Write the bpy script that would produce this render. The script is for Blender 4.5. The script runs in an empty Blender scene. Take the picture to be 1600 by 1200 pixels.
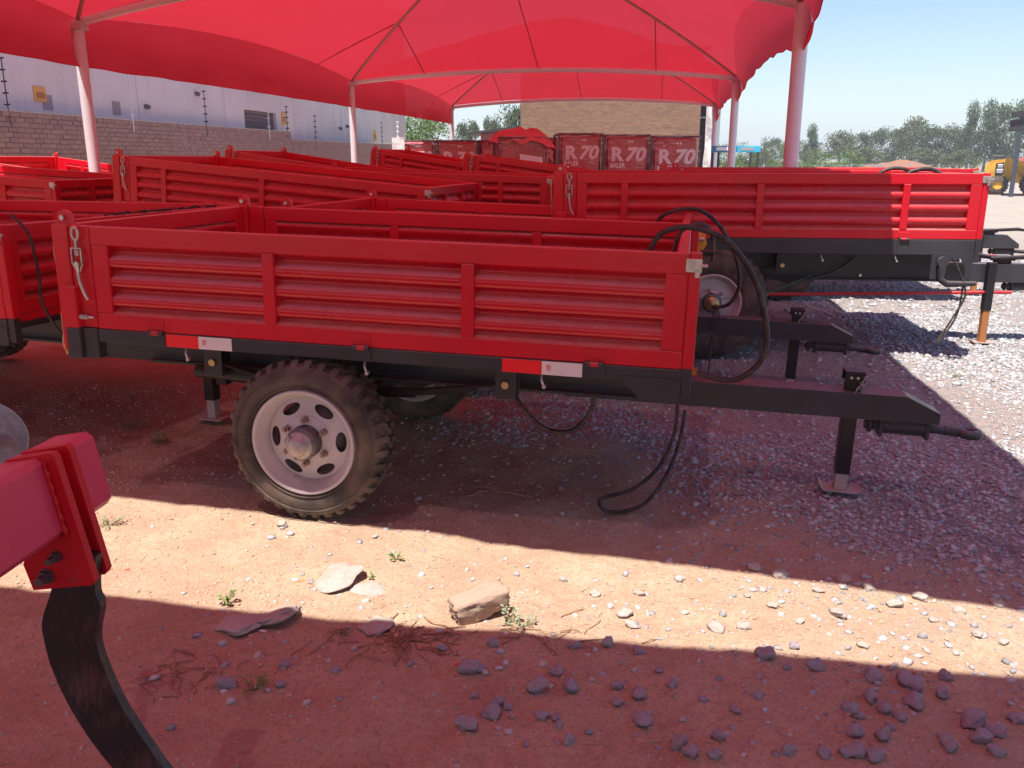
import bpy, bmesh, math, random
import numpy as np
from mathutils import Vector, Matrix, noise
R = random.Random(7)
rng = np.random.default_rng(5)
scn = bpy.context.scene
COL = scn.collection
PI = math.pi

# ------------------------------------------------------------------ camera, world, sun, exposure
FPX, PITCH, CAMH = 1326.8, math.radians(14.8), 1.68
cam_d = bpy.data.cameras.new('camera'); cam = bpy.data.objects.new('camera', cam_d); COL.objects.link(cam)
cam_d.sensor_width = 36; cam_d.lens = 36 * FPX / 1600; cam_d.clip_end = 6000; cam_d.clip_start = 0.05
cam.location = (0, 0, CAMH); cam.rotation_euler = (math.radians(90) - PITCH, 0, 0)
scn.camera = cam
SUN_FROM = Vector((-0.20, -0.33, 1.0)).normalized()
world = bpy.data.worlds.new('World'); scn.world = world; world.use_nodes = True
wn = world.node_tree; wn.nodes.clear()
sky = wn.nodes.new('ShaderNodeTexSky'); sky.sky_type = 'NISHITA'; sky.sun_disc = False
sky.sun_elevation = math.asin(SUN_FROM.z); sky.sun_rotation = math.atan2(SUN_FROM.x, SUN_FROM.y)
sky.air_density = 1.0; sky.dust_density = 0.35; sky.ozone_density = 1.6
bg = wn.nodes.new('ShaderNodeBackground'); bg.inputs[1].default_value = 0.135
wo = wn.nodes.new('ShaderNodeOutputWorld')
hs = wn.nodes.new('ShaderNodeHueSaturation'); hs.inputs['Hue'].default_value = 0.505; hs.inputs['Saturation'].default_value = 1.28; hs.inputs['Value'].default_value = 0.72
wn.links.new(sky.outputs[0], hs.inputs['Color']); wn.links.new(hs.outputs[0], bg.inputs[0]); wn.links.new(bg.outputs[0], wo.inputs[0])
sun_d = bpy.data.lights.new('sun', 'SUN'); sun_d.energy = 5.0; sun_d.angle = math.radians(0.5); sun_d.color = (1, 0.95, 0.87)
sun = bpy.data.objects.new('sun', sun_d); COL.objects.link(sun)
sun.rotation_euler = SUN_FROM.to_track_quat('Z', 'Y').to_euler()
scn.view_settings.view_transform = 'Standard'; scn.view_settings.look = 'None'
scn.view_settings.gamma = 1; scn.view_settings.use_curve_mapping = False
scn.view_settings.exposure = 0.85
scn.cycles.volume_bounces = 1; scn.cycles.max_bounces = 10; scn.cycles.transparent_max_bounces = 12; scn.cycles.transmission_bounces = 8

# ------------------------------------------------------------------ helpers
def at(px, py, z=None, D=None):
    """point on the horizontal plane z (or at forward distance D) seen along the direction of a photo pixel"""
    o = 600 - py; up = o * math.cos(PITCH) - FPX * math.sin(PITCH); fw = o * math.sin(PITCH) + FPX * math.cos(PITCH)
    t = (z - CAMH) / up if D is None else D / fw
    return Vector(((px - 800) * t, fw * t, CAMH + up * t))

class MB:
    def __init__(s): s.v = []; s.f = []; s.sm = []
    def add(s, vs, fs, smooth=False, M=None):
        n = len(s.v)
        if M is not None: vs = [M @ Vector(v) for v in vs]
        s.v += [tuple(v) for v in vs]; s.f += [tuple(i + n for i in f) for f in fs]; s.sm += [smooth] * len(fs)
        return s
    def box(s, x0, x1, y0, y1, z0, z1, c=0.0, M=None):
        if x0 > x1: x0, x1 = x1, x0
        if y0 > y1: y0, y1 = y1, y0
        if z0 > z1: z0, z1 = z1, z0
        if c <= 0:
            vs = [(x, y, z) for x in (x0, x1) for y in (y0, y1) for z in (z0, z1)]
            fs = [(0, 1, 3, 2), (4, 6, 7, 5), (0, 4, 5, 1), (2, 3, 7, 6), (0, 2, 6, 4), (1, 5, 7, 3)]
            return s.add(vs, fs, False, M)
        c = min(c, (x1 - x0) / 2.5, (y1 - y0) / 2.5, (z1 - z0) / 2.5)
        vs = []; idx = {}
        for i, (x, sx) in enumerate(((x0, 1), (x1, -1))):
            for j, (y, sy) in enumerate(((y0, 1), (y1, -1))):
                for k, (z, sz) in enumerate(((z0, 1), (z1, -1))):
                    for a in range(3):
                        p = [x + sx * c, y + sy * c, z + sz * c]; p[a] = (x, y, z)[a]
                        idx[(i, j, k, a)] = len(vs); vs.append(tuple(p))
        fs = []
        for a in range(3):
            b, d = (a + 1) % 3, (a + 2) % 3
            for e in (0, 1):
                q = []
                for (u, w) in ((0, 0), (1, 0), (1, 1), (0, 1)):
                    key = [0, 0, 0]; key[a] = e; key[b] = u; key[d] = w; q.append(idx[tuple(key) + (a,)])
                fs.append(tuple(q if e else q[::-1]))
        for a in range(3):      # edge along axis a, between faces b and d
            b, d = (a + 1) % 3, (a + 2) % 3
            for u in (0, 1):
                for w in (0, 1):
                    k0 = [0, 0, 0]; k1 = [0, 0, 0]; k0[b] = k1[b] = u; k0[d] = k1[d] = w; k1[a] = 1
                    q = [idx[tuple(k0) + (b,)], idx[tuple(k1) + (b,)], idx[tuple(k1) + (d,)], idx[tuple(k0) + (d,)]]
                    fs.append(tuple(q if (u != w) else q[::-1]))
        for i in (0, 1):
            for j in (0, 1):
                for k in (0, 1):
                    q = [idx[(i, j, k, a)] for a in range(3)]
                    fs.append(tuple(q if (i + j + k) % 2 else q[::-1]))
        return s.add(vs, fs, False, M)
    def prism(s, pts, y0, y1, M=None, smooth=False, axis='y'):
        """polygon in x,z extruded along y"""
        n = len(pts)
        def P(a, b, t): return (a, t, b) if axis == 'y' else ((t, a, b) if axis == 'x' else (a, b, t))
        vs = [P(a, b, y0) for a, b in pts] + [P(a, b, y1) for a, b in pts]
        s.add(vs, [tuple(range(n)), tuple(range(2 * n - 1, n - 1, -1))], False, M)
        n0 = len(s.v)
        return s.add(vs, [(i, i + n, (i + 1) % n + n, (i + 1) % n) for i in range(n)], smooth, M)
    def tube(s, pts, r, n=8, caps=True, M=None, smooth=True, closed=False):
        pts = [Vector(p) for p in pts]; m = len(pts)
        rr = r if isinstance(r, (list, tuple)) else [r] * m
        vs = []; fs = []; prev = None
        for i, p in enumerate(pts):
            if closed: t = pts[(i + 1) % m] - pts[i - 1]
            else: t = pts[min(i + 1, m - 1)] - pts[max(i - 1, 0)]
            t = t.normalized() if t.length > 1e-9 else Vector((0, 0, 1))
            if prev is None: a = t.orthogonal().normalized()
            else:
                a = prev - t * prev.dot(t)
                a = a.normalized() if a.length > 1e-6 else t.orthogonal().normalized()
            prev = a; b = t.cross(a)
            for k in range(n):
                w = 2 * PI * k / n; vs.append(p + (a * math.cos(w) + b * math.sin(w)) * rr[i])
        for i in range(m if closed else m - 1):
            for k in range(n):
                j = (i + 1) % m
                fs.append((i * n + k, i * n + (k + 1) % n, j * n + (k + 1) % n, j * n + k))
        s.add(vs, fs, smooth, M)
        if caps and not closed:
            s.add(vs[:n], [tuple(range(n - 1, -1, -1))], False, M); s.add(vs[-n:], [tuple(range(n))], False, M)
        return s
    def lathe(s, prof, n=48, axis='y', M=None, smooth=True):
        """prof: (radius, offset along axis)"""
        vs = []; fs = []; m = len(prof)
        for r, h in prof:
            for k in range(n):
                w = 2 * PI * k / n; a, b = r * math.cos(w), r * math.sin(w)
                vs.append((a, h, b) if axis == 'y' else ((a, b, h) if axis == 'z' else (h, a, b)))
        for i in range(m - 1):
            for k in range(n):
                fs.append((i * n + k, i * n + (k + 1) % n, (i + 1) * n + (k + 1) % n, (i + 1) * n + k))
        return s.add(vs, fs, smooth, M)
    def cyl(s, p0, p1, r, n=12, M=None, smooth=True): return s.tube([p0, p1], r, n, True, M, smooth)
    def mesh(s, name, mat):
        me = bpy.data.meshes.new(name); me.from_pydata(s.v, [], s.f); me.validate()
        if len(me.polygons) == len(s.sm): me.polygons.foreach_set('use_smooth', s.sm)
        me.materials.append(mat); me.update(); return me
    def build(s, name, mat, parent=None, M=None):
        o = bpy.data.objects.new(name, s.mesh(name, mat)); COL.objects.link(o)
        if parent is not None: o.parent = parent
        if M is not None: o.matrix_local = M
        return o

def tag(o, label=None, cat=None, group=None, kind=None):
    if label: o['label'] = label
    if cat: o['category'] = cat
    if group: o['group'] = group
    if kind: o['kind'] = kind
    return o
def empty(name, loc=(0, 0, 0), rz=0.0, parent=None):
    o = bpy.data.objects.new(name, None); COL.objects.link(o); o.location = loc; o.rotation_euler = (0, 0, rz)
    o.empty_display_size = 0.1
    if parent is not None: o.parent = parent
    return o
def kids(o): return [c for c in ALLOBJ() if c.parent == o]
def ALLOBJ(): return list(COL.objects)
def copy_tree(o, parent=None, cmap=None):
    if cmap is None:
        cmap = {}
        for c in COL.objects:
            if c.parent: cmap.setdefault(c.parent.name, []).append(c)
    c = o.copy(); COL.objects.link(c)
    if parent is not None: c.parent = parent
    for ch in cmap.get(o.name, []): copy_tree(ch, c, cmap)
    return c
def spline(pts, n=8):
    P = [Vector(p) for p in pts]; P = [P[0]] + P + [P[-1]]; out = []
    for i in range(1, len(P) - 2):
        for k in range(n):
            t = k / n; a, b, c, d = P[i - 1], P[i], P[i + 1], P[i + 2]
            out.append(0.5 * ((2 * b) + (c - a) * t + (2 * a - 5 * b + 4 * c - d) * t * t + (3 * b - a - 3 * c + d) * t ** 3))
    out.append(P[-2]); return out

# ------------------------------------------------------------------ materials
class NT:
    def __init__(s, name):
        s.m = bpy.data.materials.new(name); s.m.use_nodes = True; s.t = s.m.node_tree; s.n = s.t.nodes; s.l = s.t.links
        s.b = s.n['Principled BSDF']; s.out = s.n['Material Output']
        s.tc = s.n.new('ShaderNodeTexCoord')
    def noise(s, scale, detail=4, rough=0.55, src='Object', vec=None, dist=0.0):
        x = s.n.new('ShaderNodeTexNoise'); x.inputs['Scale'].default_value = scale; x.inputs['Detail'].default_value = detail
        x.inputs['Roughness'].default_value = rough; x.inputs['Distortion'].default_value = dist
        s.l.new(vec if vec else s.tc.outputs[src], x.inputs['Vector']); return x.outputs['Fac']
    def mapping(s, scale, src='Object'):
        x = s.n.new('ShaderNodeMapping'); x.inputs['Scale'].default_value = scale; s.l.new(s.tc.outputs[src], x.inputs['Vector']); return x.outputs[0]
    def ramp(s, f, p0, p1, c0=(0, 0, 0, 1), c1=(1, 1, 1, 1)):
        x = s.n.new('ShaderNodeValToRGB'); e = x.color_ramp.elements
        e[0].position = p0; e[1].position = p1; e[0].color = c0 if len(c0) == 4 else (*c0, 1); e[1].color = c1 if len(c1) == 4 else (*c1, 1)
        s.l.new(f, x.inputs[0]); return x.outputs[0]
    def mix(s, f, a, b):
        x = s.n.new('ShaderNodeMix'); x.data_type = 'RGBA'
        for k, v in ((0, f), (6, a), (7, b)):
            if isinstance(v, bpy.types.NodeSocket): s.l.new(v, x.inputs[k])
            elif k == 0: x.inputs[0].default_value = v
            else: x.inputs[k].default_value = (*v, 1)
        return x.outputs[2]
    def math(s, op, a, b=0.0):
        x = s.n.new('ShaderNodeMath'); x.operation = op
        for k, v in ((0, a), (1, b)):
            if isinstance(v, bpy.types.NodeSocket): s.l.new(v, x.inputs[k])
            else: x.inputs[k].default_value = v
        return x.outputs[0]
    def bump(s, h, strength=0.3, dist=0.01):
        x = s.n.new('ShaderNodeBump'); x.inputs['Strength'].default_value = strength; x.inputs['Distance'].default_value = dist
        s.l.new(h, x.inputs['Height']); s.l.new(x.outputs[0], s.b.inputs['Normal']); return x.outputs[0]
    def col(s, c):
        if isinstance(c, bpy.types.NodeSocket): s.l.new(c, s.b.inputs['Base Color'])
        else: s.b.inputs['Base Color'].default_value = (*c, 1)
        return s
    def set(s, **k):
        for a, v in k.items():
            a = {'rough': 'Roughness', 'metal': 'Metallic', 'coat': 'Coat Weight', 'coatr': 'Coat Roughness', 'spec': 'Specular IOR Level'}[a]
            if isinstance(v, bpy.types.NodeSocket): s.l.new(v, s.b.inputs[a])
            else: s.b.inputs[a].default_value = v
        return s

def up_mask(t, lo=0.25, hi=0.8):
    g = t.n.new('ShaderNodeNewGeometry'); sp = t.n.new('ShaderNodeSeparateXYZ'); t.l.new(g.outputs['Normal'], sp.inputs[0])
    return t.ramp(sp.outputs[2], lo, hi)

def paint(name, c, rough=0.33, dust=(0.62, 0.36, 0.30), dusta=0.45, coat=0.08, scr=0.0, var=0.12, chips=0.0):
    t = NT(name)
    n1 = t.noise(3.1, 5); n2 = t.noise(1, 5, vec=t.mapping((16, 16, 60))); n3 = t.noise(1.2, 3)
    base = t.mix(t.ramp(n1, 0.35, 0.7), c, tuple(x * (1 - var) for x in c))
    film = t.math('MULTIPLY', t.ramp(n3, 0.35, 0.75), 0.05 * dusta / 0.45)
    base = t.mix(film, base, dust)
    d = t.math('MULTIPLY', up_mask(t, 0.2, 0.9), t.math('MULTIPLY', t.ramp(n2, 0.25, 0.75, (.35, .35, .35, 1)), dusta))
    base = t.mix(d, base, dust)
    if scr:
        v = t.noise(1, 2, vec=t.mapping((14, 14, 90)))
        base = t.mix(t.math('MULTIPLY', t.ramp(v, 0.72, 0.76), scr), base, (0.55, 0.45, 0.42))
    if chips:
        v2 = t.noise(26, 5, 0.7); base = t.mix(t.math('MULTIPLY', t.ramp(v2, 0.70, 0.72), chips), base, (0.16, 0.10, 0.09)); v3 = t.noise(1, 3, vec=t.mapping((6, 120, 6)))
        base = t.mix(t.math('MULTIPLY', t.ramp(v3, 0.70, 0.74), chips * .5), base, (0.70, 0.30, 0.33))
    t.col(base).set(coat=coat, coatr=0.15)
    t.set(spec=0.28, rough=t.math('ADD', t.math('MULTIPLY', t.noise(9, 4), 0.25), rough - 0.10))
    t.bump(t.noise(60, 3), 0.04, 0.004)
    return t.m

M = {}
M['red'] = paint('red_paint', (0.62, 0.004, 0.020))
M['board'] = paint('red_paint_sheet', (0.60, 0.004, 0.020), rough=0.26, dusta=0.60, scr=0.3, coat=0.3)
M['pinkred'] = paint('implement_red_sky_sheen', (0.68, 0.055, 0.12), rough=0.36, dusta=0.30, dust=(0.6, 0.35, 0.35), chips=.9)  # pinker than the plates: bluish sky sheen is put into the base colour
M['deepred'] = paint('implement_plate_red', (0.60, 0.008, 0.02), rough=0.40, dusta=0.2, chips=.8)
M['black'] = paint('black_chassis_paint', (0.040, 0.042, 0.052), rough=0.38, dust=(0.30, 0.22, 0.19), dusta=0.55, coat=0.15, var=0.3)
M['jackblack'] = paint('black_jack_paint', (0.012, 0.012, 0.015), rough=0.35, dust=(0.3, 0.2, 0.18), dusta=0.3, coat=0.2)
M['rawsteel'] = paint('bare_jack_steel', (0.42, 0.34, 0.32), rough=0.5, dust=(0.4, 0.25, 0.2), dusta=0.5, coat=0)
M['rust'] = paint('orange_jack_tube', (0.42, 0.17, 0.06), rough=0.6, dust=(0.4, 0.3, 0.2), dusta=0.3, coat=0)
M['rim'] = paint('silver_rim_paint', (0.62, 0.56, 0.57), rough=0.55, dust=(0.42, 0.27, 0.2), dusta=0.5, coat=0.1)
def metal(name, c, rough=0.35, var=0.25):
    t = NT(name); n1 = t.noise(25, 4)
    t.col(t.mix(t.ramp(n1, 0.35, 0.7), c, tuple(x * (1 - var) for x in c))).set(metal=0.85, rough=t.math('ADD', t.math('MULTIPLY', n1, 0.3), rough - 0.1)); t.bump(n1, 0.15, 0.002); return t.m
M['zinc'] = metal('zinc_plate', (0.62, 0.56, 0.52), 0.35)
M['brass'] = metal('gold_passivated', (0.65, 0.45, 0.22), 0.35)
M['nut'] = metal('weathered_nut', (0.42, 0.33, 0.28), 0.5)
M['hub'] = metal('dark_hub_iron', (0.20, 0.18, 0.19), 0.5)
M['capsilver'] = metal('silver_hub_cap', (0.52, 0.47, 0.46), 0.52, 0.25)
M['galv'] = metal('galvanised_post', (0.60, 0.60, 0.63), 0.45, 0.15)
t = NT('galvanised_white_paint'); n1 = t.noise(7, 4); t.col(t.mix(n1, (0.62, 0.62, 0.64), (0.72, 0.72, 0.73))).set(rough=0.45); M['postp'] = t.m
t = NT('tyre_rubber'); n1 = t.noise(6, 5); n2 = t.noise(45, 3)
t.col(t.mix(t.ramp(n1, 0.35, 0.7), (0.036, 0.030, 0.029), (0.17, 0.12, 0.095))).set(rough=0.8); t.bump(n2, 0.25, 0.004); M['tyre'] = t.m
t = NT('hose_rubber'); n1 = t.noise(15, 4); t.col(t.mix(t.ramp(n1, 0.4, 0.7), (0.018, 0.016, 0.017), (0.085, 0.062, 0.055))).set(rough=0.5); M['hose'] = t.m
t = NT('yellow_plastic'); t.col((0.75, 0.42, 0.03)).set(rough=0.5); M['yellow'] = t.m
t = NT('sticker_red'); t.col((0.85, 0.012, 0.02)).set(rough=0.35); t.bump(t.noise(200, 1), 0.05, 0.001); M['strd'] = t.m
t = NT('sticker_white'); t.col(t.mix(t.noise(12, 3), (0.80, 0.72, 0.72), (0.72, 0.62, 0.62))).set(rough=0.35); M['stwh'] = t.m
t = NT('black_shank_steel'); n1 = t.noise(1, 5, vec=t.mapping((90, 90, 22))); n2 = t.noise(7, 4)
t.col(t.mix(t.ramp(t.math('MULTIPLY', n1, n2), 0.25, 0.42), (0.020, 0.018, 0.022), (0.10, 0.055, 0.05))).set(rough=0.42); t.bump(n1, 0.2, 0.002); M['shank'] = t.m
t = NT('grey_disc_steel'); n1 = t.noise(60, 5); n2 = t.noise(6, 3)
t.col(t.mix(t.ramp(n1, 0.4, 0.65), (0.34, 0.42, 0.42), (0.50, 0.57, 0.56))).set(rough=0.5); M['disc'] = t.m

# shade cloth: knitted red net, scatters and passes some tinted sun
def cloth(name, dif, trl, tr, tint, kt=0.5):
    t = NT(name); t.n.remove(t.b)
    d = t.n.new('ShaderNodeBsdfDiffuse'); tl = t.n.new('ShaderNodeBsdfTranslucent'); tp = t.n.new('ShaderNodeBsdfTransparent')
    v = t.mapping((28, 1.0, 28)); n1 = t.noise(1, 4, vec=v); n2 = t.noise(0.7, 4)
    k = t.mix(t.math('ADD', t.math('MULTIPLY', n1, 0.45), t.math('MULTIPLY', n2, 0.5)), tuple(x * 0.66 for x in trl), trl)
    t.l.new(k, tl.inputs[0]); d.inputs[0].default_value = (*dif, 1); tp.inputs[0].default_value = (*tint, 1)
    m1 = t.n.new('ShaderNodeMixShader'); m1.inputs[0].default_value = kt; t.l.new(d.outputs[0], m1.inputs[1]); t.l.new(tl.outputs[0], m1.inputs[2])
    m2 = t.n.new('ShaderNodeMixShader'); m2.inputs[0].default_value = tr; t.l.new(m1.outputs[0], m2.inputs[1]); t.l.new(tp.outputs[0], m2.inputs[2])
    bp = t.n.new('ShaderNodeBump'); bp.inputs['Strength'].default_value = 0.25; bp.inputs['Distance'].default_value = 0.03
    t.l.new(t.noise(1.6, 4), bp.inputs['Height']); t.l.new(bp.outputs[0], d.inputs['Normal']); t.l.new(bp.outputs[0], tl.inputs['Normal'])
    t.l.new(m2.outputs[0], t.out.inputs[0]); return t.m
M['cloth'] = cloth('red_shade_cloth', (0.66, 0.030, 0.050), (0.66, 0.034, 0.056), 0.032, (0.95, 0.58, 0.72), 0.40)
M['cloth2'] = cloth('denser_red_shade_cloth', (0.40, 0.035, 0.06), (0.23, 0.032, 0.06), 0.035, (0.95, 0.6, 0.75), 0.36)  # cloth of the unseen canopy, made denser to darken the foreground shade
M['seam'] = NT('dark_seam').col((0.22, 0.02, 0.03)).set(rough=0.9).m
M['hipseam'] = NT('brown_hip_pipe').col((0.36, 0.22, 0.19)).set(rough=0.6).m

# ground
def ground_mat():
    t = NT('yard_soil_and_gravel')
    P = t.n.new('ShaderNodeSeparateXYZ'); t.l.new(t.tc.outputs['Object'], P.inputs[0])
    big = t.noise(0.55, 5); mid = t.noise(3.5, 6, 0.6); fine = t.noise(26, 6, 0.65); grit = t.noise(140, 4, 0.7)
    soil = t.mix(t.ramp(mid, 0.3, 0.7), (0.50, 0.325, 0.215), (0.62, 0.46, 0.32))
    soil = t.mix(t.math('MULTIPLY', t.ramp(fine, 0.42, 0.72), 0.5), soil, (0.36, 0.22, 0.15))
    soil = t.mix(t.math('MULTIPLY', t.ramp(grit, 0.58, 0.68), 0.6), soil, (0.62, 0.5, 0.42))
    soil = t.mix(t.math('MULTIPLY', t.ramp(t.noise(75, 5, 0.7), 0.36, 0.48, (1, 1, 1, 1), (0, 0, 0, 1)), 0.55), soil, (0.24, 0.145, 0.11))
    soil = t.mix(t.math('MULTIPLY', t.ramp(t.noise(1.1, 4), 0.45, 0.7), 0.4), soil, (0.44, 0.29, 0.21))
    # small stones from a voronoi pattern
    def stones(sc, lo, hi):
        v = t.n.new('ShaderNodeTexVoronoi'); v.inputs['Scale'].default_value = sc; t.l.new(t.tc.outputs['Object'], v.inputs['Vector'])
        s = t.n.new('ShaderNodeSeparateColor'); t.l.new(v.outputs['Color'], s.inputs[0])
        return t.ramp(v.outputs['Distance'], lo, hi, (1, 1, 1, 1), (0, 0, 0, 1)), s.outputs[0], s.outputs[1]
    m1, r1, r2 = stones(34, 0.30, 0.45)
    grv = t.mix(r1, (0.27, 0.255, 0.265), (0.55, 0.51, 0.47))
    grv = t.mix(m1, (0.34, 0.28, 0.25), grv)
    # gravel share: grows towards the right and the back, broken by noise
    a = t.math('ADD', t.math('MULTIPLY', t.math('SUBTRACT', P.outputs[0], 0.9), 0.55), t.math('MULTIPLY', t.math('SUBTRACT', P.outputs[1], 3.6), 0.16))
    a = t.math('ADD', a, t.math('MULTIPLY', t.math('SUBTRACT', big, 0.5), 2.4))
    a = t.ramp(a, -0.1, 0.6)
    c = t.mix(a, soil, grv)
    # far yard: pale trampled ground; then dry field
    yard = t.mix(t.ramp(t.noise(0.9, 6), 0.3, 0.7), (0.50, 0.42, 0.34), (0.40, 0.34, 0.29))
    yard = t.mix(t.ramp(t.noise(6, 5), 0.5, 0.8), yard, (0.30, 0.27, 0.25))
    c = t.mix(t.math('MULTIPLY', t.ramp(P.outputs[1], 0.009, 0.016), 1.0) if False else t.ramp(t.math('DIVIDE', P.outputs[1], 30.0), 0.42, 0.75), c, yard)
    field = t.mix(t.noise(0.02, 5), (0.36, 0.28, 0.16), (0.26, 0.24, 0.12))
    c = t.mix(t.ramp(t.math('DIVIDE', P.outputs[1], 400.0), 0.20, 0.26), c, field)
    t.col(c).set(rough=0.92, spec=0.25)
    h = t.math('ADD', t.math('MULTIPLY', fine, 0.5), t.math('MULTIPLY', grit, 0.25))
    h = t.math('ADD', h, t.math('MULTIPLY', t.math('MULTIPLY', m1, a), 0.5))
    t.bump(h, 1.0, 0.03); return t.m
M['ground'] = ground_mat()
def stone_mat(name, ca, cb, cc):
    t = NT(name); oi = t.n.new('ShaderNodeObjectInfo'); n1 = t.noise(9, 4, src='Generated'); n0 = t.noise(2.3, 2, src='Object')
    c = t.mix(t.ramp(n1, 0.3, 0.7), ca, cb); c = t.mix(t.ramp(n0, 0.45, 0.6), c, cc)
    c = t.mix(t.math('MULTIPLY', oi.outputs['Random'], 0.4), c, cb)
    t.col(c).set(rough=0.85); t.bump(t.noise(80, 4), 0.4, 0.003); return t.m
M['stone'] = stone_mat('stone_shade_tone', (0.22, 0.20, 0.24), (0.36, 0.33, 0.37), (0.30, 0.24, 0.24))  # darker lilac copy for stones lying in shade, shade put into its colour
M['palestone'] = stone_mat('stone_sunlit_tone', (0.33, 0.30, 0.28), (0.46, 0.42, 0.38), (0.40, 0.32, 0.26))  # lighter copy for stones in the sun strip, sunlight put into its colour
def gravel_mat():
    t = NT('gravel_stones'); a = t.n.new('ShaderNodeAttribute'); a.attribute_name = 'tone'
    c = t.mix(a.outputs['Fac'], (0.22, 0.225, 0.25), (0.56, 0.56, 0.56))
    b = t.n.new('ShaderNodeAttribute'); b.attribute_name = 'warm'
    c = t.mix(t.math('MULTIPLY', b.outputs['Fac'], 0.25), c, (0.45, 0.35, 0.28))
    t.col(c).set(rough=0.85); t.bump(t.noise(120, 3), 0.3, 0.002); return t.m
M['gravel'] = gravel_mat()

# ------------------------------------------------------------------ numpy value noise
_T = rng.random((256, 256))
def vnoise(x, y):
    xi = np.floor(x).astype(int); yi = np.floor(y).astype(int); fx = x - xi; fy = y - yi
    fx = fx * fx * (3 - 2 * fx); fy = fy * fy * (3 - 2 * fy)
    a = _T[xi & 255, yi & 255]; b = _T[(xi + 1) & 255, yi & 255]; c = _T[xi & 255, (yi + 1) & 255]; d = _T[(xi + 1) & 255, (yi + 1) & 255]
    return (a * (1 - fx) + b * fx) * (1 - fy) + (c * (1 - fx) + d * fx) * fy
def gh(x, y):
    """ground height"""
    x = np.asarray(x, float); y = np.asarray(y, float)
    near = np.clip(1 - np.maximum(np.abs(x) - 7, y - 9) / 6, 0, 1)
    h = 0.045 * (vnoise(x * 0.9 + 40, y * 0.9 + 20) - 0.5) + 0.022 * (vnoise(x * 3 + 9, y * 3 + 5) - 0.5) + 0.016 * (vnoise(x * 9, y * 9) - 0.5) \
        + 0.009 * (vnoise(x * 24, y * 24) - 0.5)
    return h * near - 0.012
# ground sheet: one grid, fine near the camera
def axis(a, b, step, lo, hi, g=1.35):
    c = list(np.arange(a, b + 1e-6, step)); s = step; x = a
    L = []
    while x > lo: s *= g; x -= s; L.append(max(x, lo))
    s = step; x = b; H = []
    while x < hi: s *= g; x += s; H.append(min(x, hi))
    return np.array(L[::-1] + c + H)
gx = axis(-5.5, 6.0, 0.035, -2500, 2500); gy = axis(1.2, 8.0, 0.035, -40, 4500)
GX, GY = np.meshgrid(gx, gy, indexing='ij'); GZ = gh(GX, GY)
nx, ny = len(gx), len(gy)
V = np.stack([GX.ravel(), GY.ravel(), GZ.ravel()], 1)
I = np.arange(nx * ny).reshape(nx, ny)
Q = np.stack([I[:-1, :-1].ravel(), I[1:, :-1].ravel(), I[1:, 1:].ravel(), I[:-1, 1:].ravel()], 1)
me = bpy.data.meshes.new('ground'); me.vertices.add(len(V)); me.vertices.foreach_set('co', V.ravel())
me.loops.add(Q.size); me.loops.foreach_set('vertex_index', Q.ravel().astype(np.int32)); me.polygons.add(len(Q))
me.polygons.foreach_set('loop_start', np.arange(0, Q.size, 4, dtype=np.int32)); me.polygons.foreach_set('loop_total', np.full(len(Q), 4, dtype=np.int32))
me.update(calc_edges=True); me.polygons.foreach_set('use_smooth', np.ones(len(Q), bool)); me.materials.append(M['ground'])
g = bpy.data.objects.new('ground', me); COL.objects.link(g); tag(g, 'red brown soil yard turning to grey gravel on the right', kind='structure')

# ------------------------------------------------------------------ shade canopy
UH = 2.08                     # beam height above the camera
ZT = CAMH + UH
posts = {'L0': (-8.0, 3.98), 'R0': (1.85, 1.5), 'L1': (-6.62, 13.9), 'R1': (3.92, 12.35), 'L2': (-4.36, 24.3), 'R2': (5.72, 22.9), 'L3': (-2.42, 35.6), 'R3': (7.85, 34.3)}
CAN2 = None
def roofz(sp, t, bow, rise):
    return ZT + bow * 4 * sp * (1 - sp) * (1 - t) + rise * (1.5 * t - 0.35 * t * t) / 1.15
def panel_grid(A, B, Pk, bow, rise, name, parent, n=22, inset=0.0):
    A, B, Pk = Vector(A), Vector(B), Vector(Pk); vs = []; fs = []
    inn = Vector((-(B - A).y, (B - A).x, 0)).normalized(); inn = inn if inn.dot(Pk - A) > 0 else -inn
    for j in range(n + 1):
        t = j / n
        for i in range(n + 1):
            s_ = i / n
            e = A.lerp(B, s_) + inn * (inset * 4 * s_ * (1 - s_)); p = e.lerp(Pk, t); z = roofz(s_, t, bow, rise)
            z += 0.045 * noise.noise(Vector((p.x * 0.9, p.y * 0.9, 3))) * min(1, 4 * t * (1 - t) + .1) - 0.10 * math.sin(PI * s_) * math.sin(PI * t)
            vs.append((p.x, p.y, z))
    w = n + 1
    for j in range(n):
        for i in range(n): fs.append((j * w + i, j * w + i + 1, (j + 1) * w + i + 1, (j + 1) * w + i))
    mb = MB(); mb.add(vs, fs, True); return mb.build(name, M['cloth2' if parent is CAN2 else 'cloth'], parent)
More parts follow.
